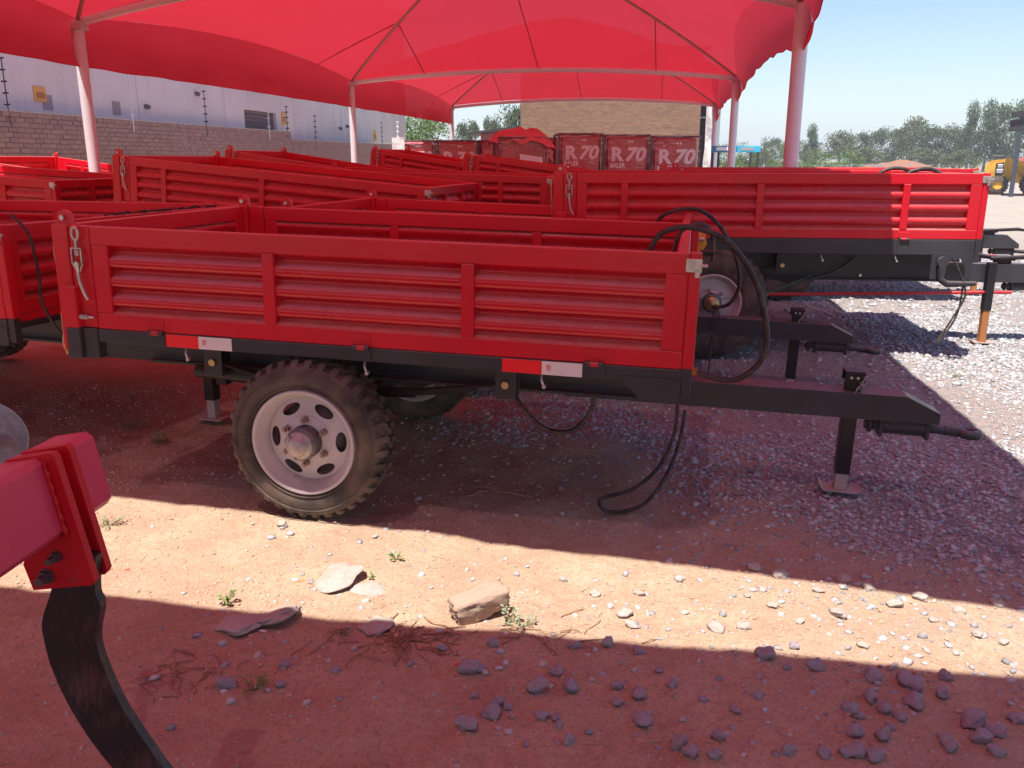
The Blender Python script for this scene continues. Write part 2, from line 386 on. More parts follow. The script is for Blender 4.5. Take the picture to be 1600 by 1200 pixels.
def bay(can, a, b, c, d, rise=2.35, b0=.26, b1=.26, i0=0, i1=0):
    """a,b near-left, near-right; c,d far-left, far-right"""
    A, B, C, D_ = [Vector((*posts[k], 0)) if isinstance(k, str) else Vector((*k, 0)) for k in (a, b, c, d)]
    Pk = (A + B + C + D_) / 4
    for (p, q, bow, ins) in ((C, D_, b1, i1), (B, A, b0, i0), (A, C, .30, .05), (D_, B, .60, .42)):
        panel_grid(p, q, Pk, bow, rise, 'roof_panel', can, inset=ins)
    for p in (A, B, C, D_):          # hip pipes
        pts = []
        for k in range(15):
            t = k / 14; q = p.lerp(Pk, t); pts.append((q.x, q.y, roofz(0, t, 0, rise) - 0.045))
        MB().tube(pts, 0.03, 8).build('hip_pipe', M['hipseam'], can)
    for (p, q, cols, bw_) in ((C, D_, () if i1 else (.2, .5, .8), b1), (B, A, () if i0 else (.2, .5, .8), b0), (A, C, (.8,), .30)):   # cloth seams run straight up each slope
        for s0 in cols:
            pts = []
            tmax = 2 * min(s0, 1 - s0)
            for k in range(11):
                t = 0.97 * tmax * k / 10; sp = min(1, max(0, (s0 - t / 2) / max(1e-6, 1 - t)))
                e = p.lerp(q, sp).lerp(Pk, t); z = roofz(sp, t, bw_, rise) - 0.10 * math.sin(PI * sp) * math.sin(PI * t) - 0.015
                pts.append((e.x, e.y, z))
            MB().tube(pts, 0.011, 5).build('seam', M['seam'], can)
def beam(can, a, b, r=0.06, bow=.26, mat='postp'):
    A, B = [Vector((*posts[k], 0)) if isinstance(k, str) else Vector((*k, 0)) for k in (a, b)]
    pts = [(*(A.lerp(B, k / 24)).xy, ZT - 0.07 + bow * 4 * (k / 24) * (1 - k / 24)) for k in range(25)]
    MB().tube(pts, r, 12).build('cross_beam', M[mat], can)
def valance(can, a, b, hang=0.68, bow=.30, scal=0.0, bulge=0.06, side=1, wave=.02, n=60, out0=0.0, inset=0.0, ib=0.0):
    A, B = [Vector((*posts[k], 0)) if isinstance(k, str) else Vector((*k, 0)) for k in (a, b)]
    nrm = Vector((-(B - A).y, (B - A).x, 0)).normalized() * side; vs = []; fs = []; m = 8
    for i in range(n + 1):
        s_ = i / n; p = A.lerp(B, s_); top = ZT + bow * 4 * s_ * (1 - s_)
        bot = ZT - hang + scal * math.sin(PI * s_) ** .8 + wave * noise.noise(Vector((s_ * 14, side, 0)))
        for j in range(m + 1):
            f = j / m; off = -4 * s_ * (1 - s_) * (inset * (1 - f) + ib * f) + bulge * math.sin(PI * f) + 0.05 * f * noise.noise(Vector((s_ * 10, f * 1.2, side * 5 + 1))) + out0 * f
            vs.append((p.x + nrm.x * off, p.y + nrm.y * off, top + (bot - top) * f))
    w = m + 1
    for i in range(n):
        for j in range(m): fs.append((i * w + j, (i + 1) * w + j, (i + 1) * w + j + 1, i * w + j + 1))
    mb = MB(); mb.add(vs, fs, True); o = mb.build('valance', M['cloth'], can)
    hem = [vs[i * w + m] for i in range(n + 1)]
    MB().tube(hem, 0.008, 6).build('hem', M['cloth'], o)
def post(can, k, r=0.09, top=None, lean=0.0):
    x, y = posts[k] if isinstance(k, str) else k
    o = MB().tube([(x, y, -0.05), (x, y, 1.0), (x, y, ZT - 0.05)], r, 24).build('post', M['postp'], can)
    (k == 'R1') or MB().box(x - r - .03, x + r + .03, y - r - .03, y + r + .03, ZT - .17, ZT - .055, .01).build('bracket', M['galv'], o)
can = empty('shade_canopy', (0, 0, 0)); tag(can, 'large red shade cloth canopy of hipped bays on white steel posts over the trailers', 'shade canopy')
for a, b, c, d, b0, b1, i0 in (('L0', 'R0', 'L1', 'R1', .10, .60, .15), ('L1', 'R1', 'L2', 'R2', .60, .26, 0), ('L2', 'R2', 'L3', 'R3', .26, .26, 0)): bay(can, a, b, c, d, 2.35, b0, b1, i0)
for a, b in (('L1', 'R1'), ('L2', 'R2'), ('L3', 'R3')): beam(can, a, b, bow=.60 if a == 'L1' else .26)
for k in posts: post(can, k, 0.088 if k[0] == 'L' else 0.10)
for a, b in (('L0', 'L1'), ('L1', 'L2'), ('L2', 'L3')): valance(can, a, b, 0.70, .30, 0.02, .05, 1, inset=.05)
for a, b in (('R0', 'R1'), ('R1', 'R2'), ('R2', 'R3')): valance(can, a, b, 0.66, .60, 0.38, .12, -1, .06, out0=.06, inset=.42, ib=.20 if a == 'R0' else 0.0)
# the canopy behind the camera, whose front edge leaves a sunlit gap
can2 = CAN2 = empty('shade_canopy', (0, -4, 0)); tag(can2, 'red shade cloth canopy over the foreground, its edge casting the nearest shadow', 'shade canopy')
can2.location = (0, 0, 0)
fc = [(-5.2, 2.31), (5.2, .75), (15.6, -0.80)]; fb = [(-6.8, -8.1), (3.6, -9.6), (14.0, -11.2)]; fc.insert(0, (-15.6, 3.86)); fb.insert(0, (-17.2, -6.6))
for i in (0, 1, 2):
    bay(can2, fb[i], fb[i + 1], fc[i], fc[i + 1], 2.35, .26, .10, 0, .13)
for q in fc: post(can2, q)

# ------------------------------------------------------------------ trailer pieces
def sheet_profile(z0, z1, n=3):
    """corrugated board: list of (z, depth) from top to bottom; depth 0 = outer plane of the frame"""
    H = z1 - z0; out = [(z1, .006), (z1 - .03 * H, .034), (z1 - .07 * H, .048)]
    for k in range(n):
        a = .13 + .285 * k
        out += [(z1 - a * H, .048), (z1 - (a + .062) * H, .008), (z1 - (a + .170) * H, .008), (z1 - (a + .205) * H, .048)]
    out += [(z1 - .94 * H, .048), (z0, .002)]
    return out
def make_board(parent, name, a, b, z0, z1, divs, M4, ends=(.09, .09), top=.085, bot=.075, dw=.058, th=.050, flap=None):
    """a..b along local x, outer face at y=0 (outwards is -y); M4 puts it on the trailer"""
    fr = MB(); c = .004
    fr.box(a, b, 0, th, z1 - top, z1, c, M4); fr.box(a, b, 0, th, z0, z0 + bot, c, M4)
    zt, zb = z1 - top, z0 + bot
    fr.box(a, a + ends[0], .001, th - .001, zb + .0005, zt - .0005, c, M4); fr.box(b - ends[1], b, .001, th - .001, zb + .0005, zt - .0005, c, M4)
    for d in divs: fr.box(d - dw / 2, d + dw / 2, -.003, th - .002, zb + .0005, zt - .0005, c, M4)
    bd = fr.build(name, M['red'], parent)
    xs = [a + ends[0]] + [v for d in divs for v in (d - dw / 2, d + dw / 2)] + [b - ends[1]]
    pr = sheet_profile(zb, zt)
    for i in range(0, len(xs), 2):
        mb = MB(); n = len(pr); x0, x1 = xs[i], xs[i + 1]; k = 10; vs = []
        for j in range(k + 1):
            x = x0 + (x1 - x0) * j / k
            for (z, d) in pr: vs.append((x, d + .0012 * noise.noise(Vector((x * 2.5, z * 5, i))), z))
        fs = [(j * n + q, (j + 1) * n + q, (j + 1) * n + q + 1, j * n + q + 1) for j in range(k) for q in range(n - 1)]
        mb.add(vs, fs, True, M4); mb.build('corrugated_panel', M['board'], bd)
    return bd
def T4(x=0, y=0, z=0, rz=0): return Matrix.Translation((x, y, z)) @ Matrix.Rotation(rz, 4, 'Z')

def oval_disc(r0, r1, holes, yf, nseg=60):
    """annulus with oval holes; returns verts, faces in (x, y=yf(r), z)"""
    bm = bmesh.new(); E = []
    def loop(pts):
        vs = [bm.verts.new((p[0], p[1], 0)) for p in pts]
        for i in range(len(vs)): E.append(bm.edges.new((vs[i], vs[(i + 1) % len(vs)])))
    loop([(r1 * math.cos(2 * PI * k / nseg), r1 * math.sin(2 * PI * k / nseg)) for k in range(nseg)])
    loop([(r0 * math.cos(2 * PI * k / nseg), r0 * math.sin(2 * PI * k / nseg)) for k in range(nseg)])
    for (ang, rc, a, b) in holes:
        pts = []
        for k in range(18):
            w = 2 * PI * k / 18; u, v = b * math.cos(w), a * math.sin(w)
            pts.append(((rc + u) * math.cos(ang) - v * math.sin(ang), (rc + u) * math.sin(ang) + v * math.cos(ang)))
        loop(pts)
    bmesh.ops.triangle_fill(bm, use_beauty=True, use_dissolve=False, edges=E)
    bm.verts.index_update(); vs = []; fs = []
    for v in bm.verts:
        r = math.hypot(v.co.x, v.co.y); vs.append((v.co.x, yf(r), v.co.y))
    for f in bm.faces: fs.append(tuple(v.index for v in f.verts))
    bm.free(); return vs, fs

_wheels = {}
def wheel_meshes(Rt, w, Rr, kind):
    key = (Rt, w, Rr, kind)
    if key in _wheels: return _wheels[key]
    sh = .06; ty = MB(); m = (Rt - sh - Rr)
    prof = [(Rr - .004, .012), (Rr + .012, 0), (Rr + m * .35, -.012), (Rr + m * .7, -.014), (Rt - sh * .75, .0), (Rt - sh * .45, .006), (Rt - .030, .016), (Rt - .022, .03), (Rt - .022, w / 2)]
    full = prof + [(r, w - h) for r, h in prof[-2::-1]]
    ty.lathe(full, 72)
    for rr in (Rr + m * .22, Rt - sh * .9):
        ty.lathe([(rr - .004, -.0115), (rr, -.0175), (rr + .004, -.0115)], 72)
    N = 36
    for k in range(N):          # tread lugs: shoulder blocks and zigzag centre blocks
        for sd in (0, 1):
            ang = 2 * PI * (k + .5 * sd) / N; Mx = Matrix.Rotation(ang, 4, 'Y')
            y0, y1 = (.002, w * .30) if sd == 0 else (w * .70, w - .002)
            hw_ = Rt * PI / N * .56
            Ml = Mx @ Matrix.Translation((0, 0, Rt - .024))
            ty.add([(-hw_, y0 + (.012 if sd == 0 else 0), -.020), (hw_, y0 + (.012 if sd == 0 else 0), -.020), (hw_ * .8, y1 - (.012 if sd else 0), -.004), (-hw_ * .8, y1 - (.012 if sd else 0), -.004),
                    (-hw_ * .85, y0 + (.024 if sd == 0 else 0), .020), (hw_ * .85, y0 + (.024 if sd == 0 else 0), .020), (hw_ * .6, y1 - (.024 if sd else 0), .024), (-hw_ * .6, y1 - (.024 if sd else 0), .024)],
                   [(0, 1, 5, 4), (1, 2, 6, 5), (2, 3, 7, 6), (3, 0, 4, 7), (4, 5, 6, 7)], False, Ml)
            if sd == 0:        # side ribs of the shoulder lug, running down the sidewall
                Ms = Mx
                ty.add([(-hw_ * .7, .001, Rt - .034), (hw_ * .7, .001, Rt - .034), (hw_ * .5, -.0062, Rt - .064), (-hw_ * .5, -.0062, Rt - .064), (-hw_ * .7, .014, Rt - .012), (hw_ * .7, .014, Rt - .012)],
                       [(0, 1, 2, 3), (4, 5, 1, 0), (0, 3, 4), (1, 5, 2)], False, Ms)
        for q, (f0, f1, sh_) in enumerate(((.34, .49, .0), (.51, .66, .5))):
            ang = 2 * PI * (k + sh_ + .25) / N; Mx = Matrix.Rotation(ang, 4, 'Y') @ Matrix.Translation((0, 0, Rt - .024)) @ Matrix.Rotation(.35 * (1 - 2 * q), 4, 'Z') if False else Matrix.Rotation(ang, 4, 'Y') @ Matrix.Translation((0, 0, Rt - .024))
            h2 = Rt * PI / N * .62
            ty.add([(-h2, w * f0, 0), (h2 * .6, w * f0, 0), (h2, w * f1, 0), (-h2 * .6, w * f1, 0), (-h2 * .9, w * f0 + .003, .023), (h2 * .5, w * f0 + .003, .023), (h2 * .9, w * f1 - .003, .023), (-h2 * .5, w * f1 - .003, .023)],
                   [(0, 1, 5, 4), (1, 2, 6, 5), (2, 3, 7, 6), (3, 0, 4, 7), (4, 5, 6, 7)], False, Mx)
    rim = MB()
    rim.lathe([(Rr + .006, .006), (Rr + .004, -.010), (Rr - .004, -.013), (Rr - .012, -.008), (Rr - .014, .004), (Rr - .020, .012), (Rr - .026, .034), (Rr - .036, .040), (Rr - .040, .058), (Rr - .046, .066)], 72)
    ro = Rr - .046
    ri = ro * .60
    def yf(r):
        k = (r - ri) / (ro - ri); return .045 + .024 * k if kind == 's' else .055 + .012 * k
    hs = [(math.radians(60 * k + 14), ro * .80, .050 * Rr / .25, .025 * Rr / .25) for k in range(6)]
    if kind == 's':
        vs, fs = oval_disc(ri, ro, hs, yf); rim.add(vs, fs, False)
    else:
        rim.lathe([(ro, .066), (ri, .052)], 60)
    rim.lathe([(ri, yf(ri)), (ri - .008, .034), (.055, .034)], 60)
    rim.lathe([(Rr - .02, .03), (Rr - .035, w * .5), (Rr - .02, w - .02), (Rr + .004, w)], 48)
    drum = MB(); drum.lathe([(0.001, .085), (ro * .85, .085), (ro * .85, w * .8), (.05, w * .8)], 36)
    hub = MB()
    if kind == 's':
        hub.lathe([(.080, .036), (.078, -.030), (.070, -.036), (.0, -.036)], 36)
        cap = MB(); cap.lathe([(.066, -.034), (.067, -.050), (.060, -.056), (.050, -.058), (.046, -.080), (.040, -.086), (.0, -.087)], 36)
        for k in range(3):
            w_ = 2 * PI * k / 3 + .5; cap.cyl((.066 * math.cos(w_), -.056, .066 * math.sin(w_)), (.066 * math.cos(w_), -.066, .066 * math.sin(w_)), .009, 6)
        capm = 'capsilver'
    else:
        hub.lathe([(.085, .036), (.083, .0), (.070, -.006), (.0, -.006)], 36)
        cap = MB(); cap.lathe([(.062, -.004), (.062, -.035), (.052, -.052), (.0, -.056)], 36); capm = 'brass'
    nut = MB(); nut.cyl((0, .034, 0), (0, .008, 0), .017, 6, smooth=False); nut.cyl((0, .008, 0), (0, -.010, 0), .009, 8)
    res = (rim.mesh('wheel', M['rim']), ty.mesh('tyre', M['tyre']), drum.mesh('brake_drum', M['hub']), hub.mesh('hub', M['hub']), cap.mesh('hub_cap', M[capm]), nut.mesh('wheel_nut', M['nut']))
    _wheels[key] = res; return res
def add_wheel(parent, x, yout, z, Rt, w, Rr, kind, far=False, spin=0.0):
    ms = wheel_meshes(Rt, w, Rr, kind)
    o = bpy.data.objects.new('wheel', ms[0]); COL.objects.link(o); o.parent = parent
    o.matrix_local = Matrix.Translation((x, yout, z)) @ (Matrix.Rotation(PI, 4, 'Z') if far else Matrix.Identity(4)) @ Matrix.Rotation(spin, 4, 'Y')
    def sub(me, n, Mm=None):
        q = bpy.data.objects.new(n, me); COL.objects.link(q); q.parent = o
        if Mm is not None: q.matrix_local = Mm
    sub(ms[1], 'tyre'); sub(ms[2], 'brake_drum'); sub(ms[3], 'hub'); sub(ms[4], 'hub_cap')
    for k in range(6):
        w_ = math.radians(60 * k + 44); sub(ms[5], 'wheel_nut', Matrix.Translation((.108 * math.cos(w_), 0, .108 * math.sin(w_))))
    return o

def turnbuckle(parent, x, y, zt, Ms=Matrix.Identity(4), s=1.0):
    """over-centre latch hanging on the outer face, facing -y"""
    b = MB()
    Mm = Ms @ T4(x, y, zt) @ Matrix.Scale(s, 4)
    b.tube([(.017 * math.cos(a), -.012, -.028 + .030 * math.sin(a)) for a in [2 * PI * k / 14 for k in range(14)]], .0065, 7, closed=True, M=Mm)
    b.tube([(0, -.012, -.055), (0, -.012, -.10)], .007, 8, M=Mm)
    b.box(-.028, .028, -.020, -.004, -.100, -.094, .001, Mm); b.box(-.028, -.022, -.020, -.004, -.170, -.100, .001, Mm); b.box(.022, .028, -.020, -.004, -.170, -.100, .001, Mm)
    b.tube([(-.025, -.012, -.170), (-.006, -.012, -.205)], .005, 6, M=Mm); b.tube([(.025, -.012, -.170), (.006, -.012, -.205)], .005, 6, M=Mm)
    for k in range(5): b.tube([(-.010, -.012, -.106 - .006 * k), (.010, -.012, -.106 - .006 * k)], .0035, 6, M=Mm)
    b.cyl((0, -.026, -.172), (0, -.002, -.172), .013, 12, M=Mm)
    b.tube(spline([(0, -.016, -.175), (.002, -.020, -.215), (.006, -.018, -.26), (.020, -.014, -.31), (.036, -.012, -.34)], 5), [.0075] * 10 + [.0085] * 11, 8, M=Mm)
    return b.build('latch', M['zinc'], parent)

def make_trailer(P, name='farm_trailer'):
    """P: dict of dimensions; origin on the ground below the axle, +x towards the drawbar, -y the near side"""
    t = empty(name); xr, xf, hw, zr, zt, zb = P['xr'], P['xf'], P['hw'], P['zr'], P['zt'], P['zb']; small = P['kind'] == 's'
    pw = .20
    # side boards (near, far), tailgate, front board
    nb = make_board(t, 'side_board', xr + pw, xf, zr, zt, P['divs'], T4(0, -hw, 0), (.085, .09))
    fb_ = make_board(t, 'side_board', -xf, -(xr + pw), zr, zt, [-d for d in P['divs'][::-1]], T4(0, hw, 0, PI), (.09, .085))
    L = 2 * hw - .11
    make_board(t, 'tailgate', -L / 2, L / 2, zr, zt, (0,) if small else (-.3, .3), T4(xr, 0, 0, -PI / 2), (.09, .09))
    f = make_board(t, 'front_board', -L / 2, L / 2, zr + .01, zt - .002, (0,) if small else (-.3, .3), T4(xf, 0, 0, PI / 2), (.09, .09))
    for sy in (-1, 1):
        # front corner post standing proud of the boards
        MB().box(xf + .002, xf + .050, sy * (hw - .052), sy * (hw - .002), zr + .002, zt + .004, .004).build('front_post', M['red'], t)
        fl = MB().box(xf - .05, xf + .048, sy * (hw - .050), sy * (hw - .015), zt + .0045, zt + .0085, .001)
        MB().box(xf + .004, xf + .046, sy * (hw - .048), sy * (hw - .004), zb - .06, zr, .003).build('post_foot', M['black'], t)
        lt = MB().box(xf - .012, xf + .052, sy * (hw + .001), sy * (hw + .007), zt - .075, zt - .02, .002)
        lt.box(xf + .020, xf + .048, sy * (hw + .007), sy * (hw + .016), zt - .062, zt - .034, .002)
        lt.cyl((xf + .045, sy * (hw + .012), zt - .045), (xf + .075, sy * (hw + .012), zt - .045), .007, 8); lt.cyl((xf + .034, sy * (hw + .006), zt - .066), (xf + .034, sy * (hw + .006), zt - .095), .010, 8)
        lt.build('front_latch', M['zinc'], t)
        # rear corner post: wide folded channel with a rounded lug and a reinforcing sleeve
        p = MB(); p.box(xr, xr + .085, sy * (hw - .07), sy * (hw + .004), zr - .12, zt + .006, .005)
        p.box(xr + .0852, xr + pw - .006, sy * (hw - .045), sy * (hw - .006), zr, zt + .002, .004)
        po = p.build('corner_post', M['red'], t)
        lug = [(xr + .02, zt), (xr + .02, zt + .03)] + [(xr + .055 + .035 * math.cos(a), zt + .04 + .03 * math.sin(a)) for a in [PI - PI * k / 8 for k in range(9)]] + [(xr + .095, zt)]
        q = MB().prism(lug, sy * (hw - .02), sy * (hw - .05)); q.build('lug', M['red'], po)
        MB().cyl((xr + .055, sy * (hw - .006), zt + .035), (xr + .055, sy * (hw - .075), zt + .035), .012, 12).build('pin', M['zinc'], po)
        sl = MB().box(xr + .035, xr + .11, sy * (hw - .02), sy * (hw + .026), zr + .0, zr + .20, .005); sl.build('sleeve', M['red'], po)
        sf = MB().box(xr + .035, xr + .11, sy * (hw - .02), sy * (hw + .024), zb - .085, zr - .002, .004); sf.box(xr + .112, xr + .19, sy * (hw - .06), sy * (hw + .002), zb - .085, zr - .003, .004)
        sf.build('post_foot', M['black'], t)
        pn = MB(); pn.cyl((xr + .115, sy * (hw + .012), zr + .055), (xr + .19, sy * (hw + .012), zr + .055), .007, 8)
        for k in range(6): pn.cyl((xr + .120 + .007 * k, sy * (hw + .012), zr + .055), (xr + .124 + .007 * k, sy * (hw + .012), zr + .055), .014, 10)
        pn.build('spring_pin', M['zinc'], t)
    Ms = Matrix.Identity(4)
    turnbuckle(t, xr + .135, -hw - .002, zt - .005)
    turnbuckle(t, -(xr + .135), -hw - .002, zt - .005, Matrix.Rotation(PI, 4, 'Z'))
    # tail latch handles hanging on the tailgate side
    th = MB(); th.tube(spline([(xr - .012, -hw + .03, zt - .05), (xr - .020, -hw + .03, zt - .14), (xr - .012, -hw + .03, zt - .22)], 6), .006, 7)
    th.tube([(xr - .012, -hw + .03, zt - .22), (xr - .010, -hw + .03, zr - .03)], .003, 5); th.tube(spline([(xr - .016, -hw + .035, zr - .03), (xr - .030, -hw + .035, zr - .09), (xr - .012, -hw + .035, zr - .15)], 6), .008, 7); th.box(xr - .022, xr, -hw + .02, -hw + .05, zr - .05, zr + .06, .003)
    th.build('tailgate_handle', M['brass'], t)
    # floor and perimeter beam
    MB().box(xr + .01, xf - .002, -hw + .045, hw - .045, zr - .03, zr + .008).build('floor', M['red'], t)
    pb = MB(); c = .004
    for sy in (-1, 1): pb.box(xr + .192, xf, sy * (hw - .05), sy * (hw - .001), zb, zr - .003, c)
    pb.box(xr + .003, xr + .06, -hw + .075, hw - .075, zb, zr - .003, c); pb.box(xf - .052, xf - .002, -hw + .0505, hw - .0505, zb, zr - .035, c)
    k = xr + .5
    while k < xf - .2: pb.box(k, k + .05, -hw + .0505, hw - .0505, zb + .002, zr - .032, c); k += .42
    pb.build('bed_frame', M['black'], t)
    for sy in (-1, 1):
        gs = MB()
        if small: gs.prism([(xf - .27, zb + .02), (xf - .16, zb - .075), (xf - .001, zb - .075), (xf - .001, zb + .02)], sy * (hw - .0008), sy * (hw + .004))
        else: gs.prism([(xf - .33, zb + .02), (xf - .33, zb - .20), (xf - .24, zb - .20), (xf - .22, zb - .06), (xf - .10, zb - .03), (xf - .06, zb - .10), (xf - .04, zb - .22), (xf, zb - .22), (xf, zb + .02)], sy * (hw - .0008), sy * (hw + .004))
        gs.build('gusset_plate', M['black'], t)
    # chassis rails
    for sy in (-1, 1):
        y = sy * P['ry']; ch = MB()
        ch.box(xr + .15, xf - .02, y - .004, y + .004, P['rz'], zb, 0); 
        s2 = -1 if sy < 0 else 1
        ch.box(xr + .15, xf - .02, y, y + s2 * .055, P['rz'], P['rz'] + .012, 0); ch.box(xr + .15, xf - .02, y, y + s2 * .055, zb - .012, zb - .001, 0)
        r_ = ch.build('chassis_rail', M['black'], t)
        for xx in ((xf - .03 - .04,) if small else (xf - .1, xf - .13, xf - .75)):
            MB().cyl((xx, y + s2 * .004, P['rz'] + .04), (xx, y + s2 * .020, P['rz'] + .04), .014, 6, smooth=False).build('bolt', M['zinc'], r_)
    # hangers, leaf springs and axle
    wx, Rt = P['wx'], P['Rt']
    yo = P['yo']
    for sy in (-1, 1):
        ys = sy * (P['ry'] + .17)
        for xx in (wx - .62 if small else wx - .55, wx + .90 if small else wx + .62):
            h = MB(); h.box(xx - .045, xx - .005, ys - .045, ys + .045, zb - .17, zb - .001, .003) if False else h.box(xx - .05, xx + .05, ys - .048, ys - .040, zb - .20, zb - .001, .002); h.box(xx - .05, xx + .05, ys + .040, ys + .048, zb - .20, zb - .001, .002); h.box(xx - .05, xx + .05, ys - .0395, ys + .0395, zb - .06, zb - .001, .002)
            ho = h.build('spring_hanger', M['black'], t)
            MB().cyl((xx, ys - .062, zb - .13), (xx, ys + .06, zb - .13), .018, 12).build('pin', M['brass'], ho)
        x0, x1 = (wx - .62, wx + .90) if small else (wx - .55, wx + .62); sp = MB(); xm = wx
        for q in range(5):
            f = 1 - .17 * q
            pts = [(xm + (x0 - xm) * f, zb - .13 - .012 * q - (.0 if q else 0) - .08 * (1 - f * f)), (xm + (x0 - xm) * f * .5, zb - .20 - .012 * q), (xm, zb - .215 - .012 * q), (xm + (x1 - xm) * f * .5, zb - .20 - .012 * q), (xm + (x1 - xm) * f, zb - .13 - .012 * q - .08 * (1 - f * f))]
            vs = []
            for (a, b) in pts: vs += [(a, ys - .03, b), (a, ys + .03, b), (a, ys + .03, b - .010), (a, ys - .03, b - .010)]
            fs = [(0, 1, 2, 3), (16, 19, 18, 17)]
            for i in range(4):
                for e in range(4): fs.append((i * 4 + e, i * 4 + (e + 1) % 4, (i + 1) * 4 + (e + 1) % 4, (i + 1) * 4 + e))
            sp.add(vs, fs)
        sp.build('leaf_spring', M['jackblack'], t)
    ax = MB(); ax.box(wx - .035, wx + .035, -yo + .16, yo - .16, Rt - .04, Rt + .04, .006); ax.build('axle', M['jackblack'], t)
    add_wheel(t, wx, -yo, Rt, Rt, P['tw'], P['Rr'], P['kind'], False, P.get('spin', 0)); add_wheel(t, wx, yo, Rt, Rt, P['tw'], P['Rr'], P['kind'], True, .4)
    # rear cross bracket and tube (tow hook plate)
    rb = MB(); rb.box(xr + .33, xr + .37, -.30, .30, zb - .20, zb - .001, .003); rb.box(xr + .24, xr + .33, -.30, .30, zb - .21, zb - .198, .002)
    for yy in (-.2, .2): rb.cyl((xr + .372, yy, zb - .06), (xr + .40, yy, zb - .06), .012, 6); rb.cyl((xr + .372, yy, zb - .15), (xr + .40, yy, zb - .15), .012, 6)
    rb.build('rear_bracket', M['jackblack'], t)
    rj = MB(); rj.box(xr + .62, xr + .68, -hw + .30, -hw + .36, zb - .26, zb - .001, .004); rj.cyl((xr + .5, -hw + .33, zb - .20), (wx - .2, -hw + .33, zb - .22), .035, 12)
    rj.build('tail_lamp_bracket', M['jackblack'], t)
    # drawbar with mitred nose
    d0, d1, e = P['d0'], P['d1'], P['xe']; w = .075 if small else .085
    db = MB(); db.prism([(xf - .60, d0), (e, d0), (e, d0 + .055), (e - .16, d1), (xf - .60, d1)], -w, w); dbo = db.build('drawbar', M['black'], t)
    cp = MB(); z = d0 - .045
    for xx in (e - .045, e - .265): cp.box(xx, xx + .018, -.04, .04, z - .05, d0 - .001, .002)
    cp.cyl((e - .246, 0, z), (e - .046, 0, z), .040, 16)
    cp.cyl((e - .29, 0, z), (e - .266, 0, z), .030, 6, smooth=False); cp.cyl((e - .33, 0, z), (e - .29, 0, z), .022, 10); cp.cyl((e - .315, 0, z), (e - .30, 0, z), .040, 10)
    cp.cyl((e - .03, 0, z), (e + .06, 0, z), .022, 12)
    cp.build('coupling', M['black'], dbo)
    ey = MB(); ey.prism([(e + .05, -.020), (e + .11, -.028), (e + .13, .028 - .0), (e + .05, .020)], z - .016, z + .014, axis='z') if False else ey.cyl((e + .05, 0, z), (e + .125, 0, z - .004), .026, 12)
    ey.tube([(e + .165 + .042 * math.cos(a), .042 * math.sin(a), z - .006) for a in [2 * PI * kk / 20 for kk in range(20)]], .023, 10, closed=True)
    ey.build('tow_eye', M['black'], dbo)
    if not small:
        br = MB()
        for yy in (-.13, .13): br.box(e - .95, e - .70, yy - .04, yy + .04, d1 - .02, d1 + .02, .004)
        br.tube(spline([(e - 1.0, -.05, d1 + .03), (e - .8, -.06, d1 + .10), (e - .5, -.03, d1 + .06), (e - .25, 0, d1 + .04)], 6), .02, 8)
        br.tube(spline([(e - 1.0, .05, d1 + .04), (e - .85, .06, d1 + .14), (e - .6, .05, d1 + .09), (e - .35, .02, d1 + .02)], 6), .014, 8)
        br.tube([(e - .5, -.08, d1 + .05), (e - .05, -.09, d1 + .075), (e + .12, -.06, d1 + .05)], [.018, .022, .012], 8)
        br.box(e - .42, e - .30, -.06, .06, d1 + .001, d1 + .07, .005)
        br.build('brake_linkage', M['jackblack'], dbo)
        rp = MB(); rp.tube([(wx + .5, -hw + .35, d0 - .06), (P['xj'] - .05, -.12, d0 - .09), (P['xj'] + .22, -.09, d0 - .09)], .016, 8); rp.build('brake_rod', M['red'], t)
    if P.get('jack', True):
        xj = P['xj']; jk = MB(); jw = .036
        y0 = -(w + .002) if not small else 0
        jk.box(xj - jw, xj + jw, y0 - jw if small else y0 - 2 * jw, y0 + jw if small else y0, P['jm'], d1 + .10 if small else d1 + .02, .003)
        jo = jk.build('jack_leg', M['jackblack'], t)
        yc = 0 if small else y0 - jw
        if small:
            cpp = MB(); cpp.box(xj - .048, xj + .048, -.048, .048, d1 + .095, d1 + .103, .002); cpp.box(xj - .048, xj + .048, -.048, -.043, d1 + .045, d1 + .095, .001); cpp.box(xj - .048, xj + .048, .043, .048, d1 + .045, d1 + .095, .001)
            cpp.build('jack_cap', M['jackblack'], jo)
            bo = MB()
            for q in (-.018, .012): bo.cyl((xj + q, -.052, d1 + .072), (xj + q, -.0485, d1 + .072), .007, 10)
            bo.build('bolt', M['zinc'], jo)
            chn = MB()
            for q in range(7):
                f = q / 6; cx, cz = xj + .046 - .045 * f, d1 + .08 - .085 * f; A = Matrix.Translation((cx, -.058 - .006 * f, cz)) @ Matrix.Rotation(.8, 4, 'Y') @ Matrix.Rotation(1.3 * (q % 2), 4, 'Z')
                chn.tube([(.0048 * math.cos(a), 0, .010 * math.sin(a)) for a in [2 * PI * kk / 10 for kk in range(10)]], .0019, 5, closed=True, M=A)
            chn.build('chain', M['zinc'], jo)
        ft = MB(); ft.box(xj - jw + .006, xj + jw - .006, yc - jw + .006, yc + jw - .006, P['jz'] + .008, P['jm'] + .01, .002); ft.build('inner_tube', M['rawsteel'] if small else M['rust'], jo)
        fp = MB(); q = P['jz']
        fp.prism([(xj - .105, q + .022), (xj - .085, q + .003), (xj + .075, q), (xj + .10, q + .012), (xj + .10, q + .018), (xj + .074, q + .007), (xj - .083, q + .010), (xj - .103, q + .028)], yc - .065, yc + .065)
        fp.build('foot_plate', M['rawsteel'], jo)
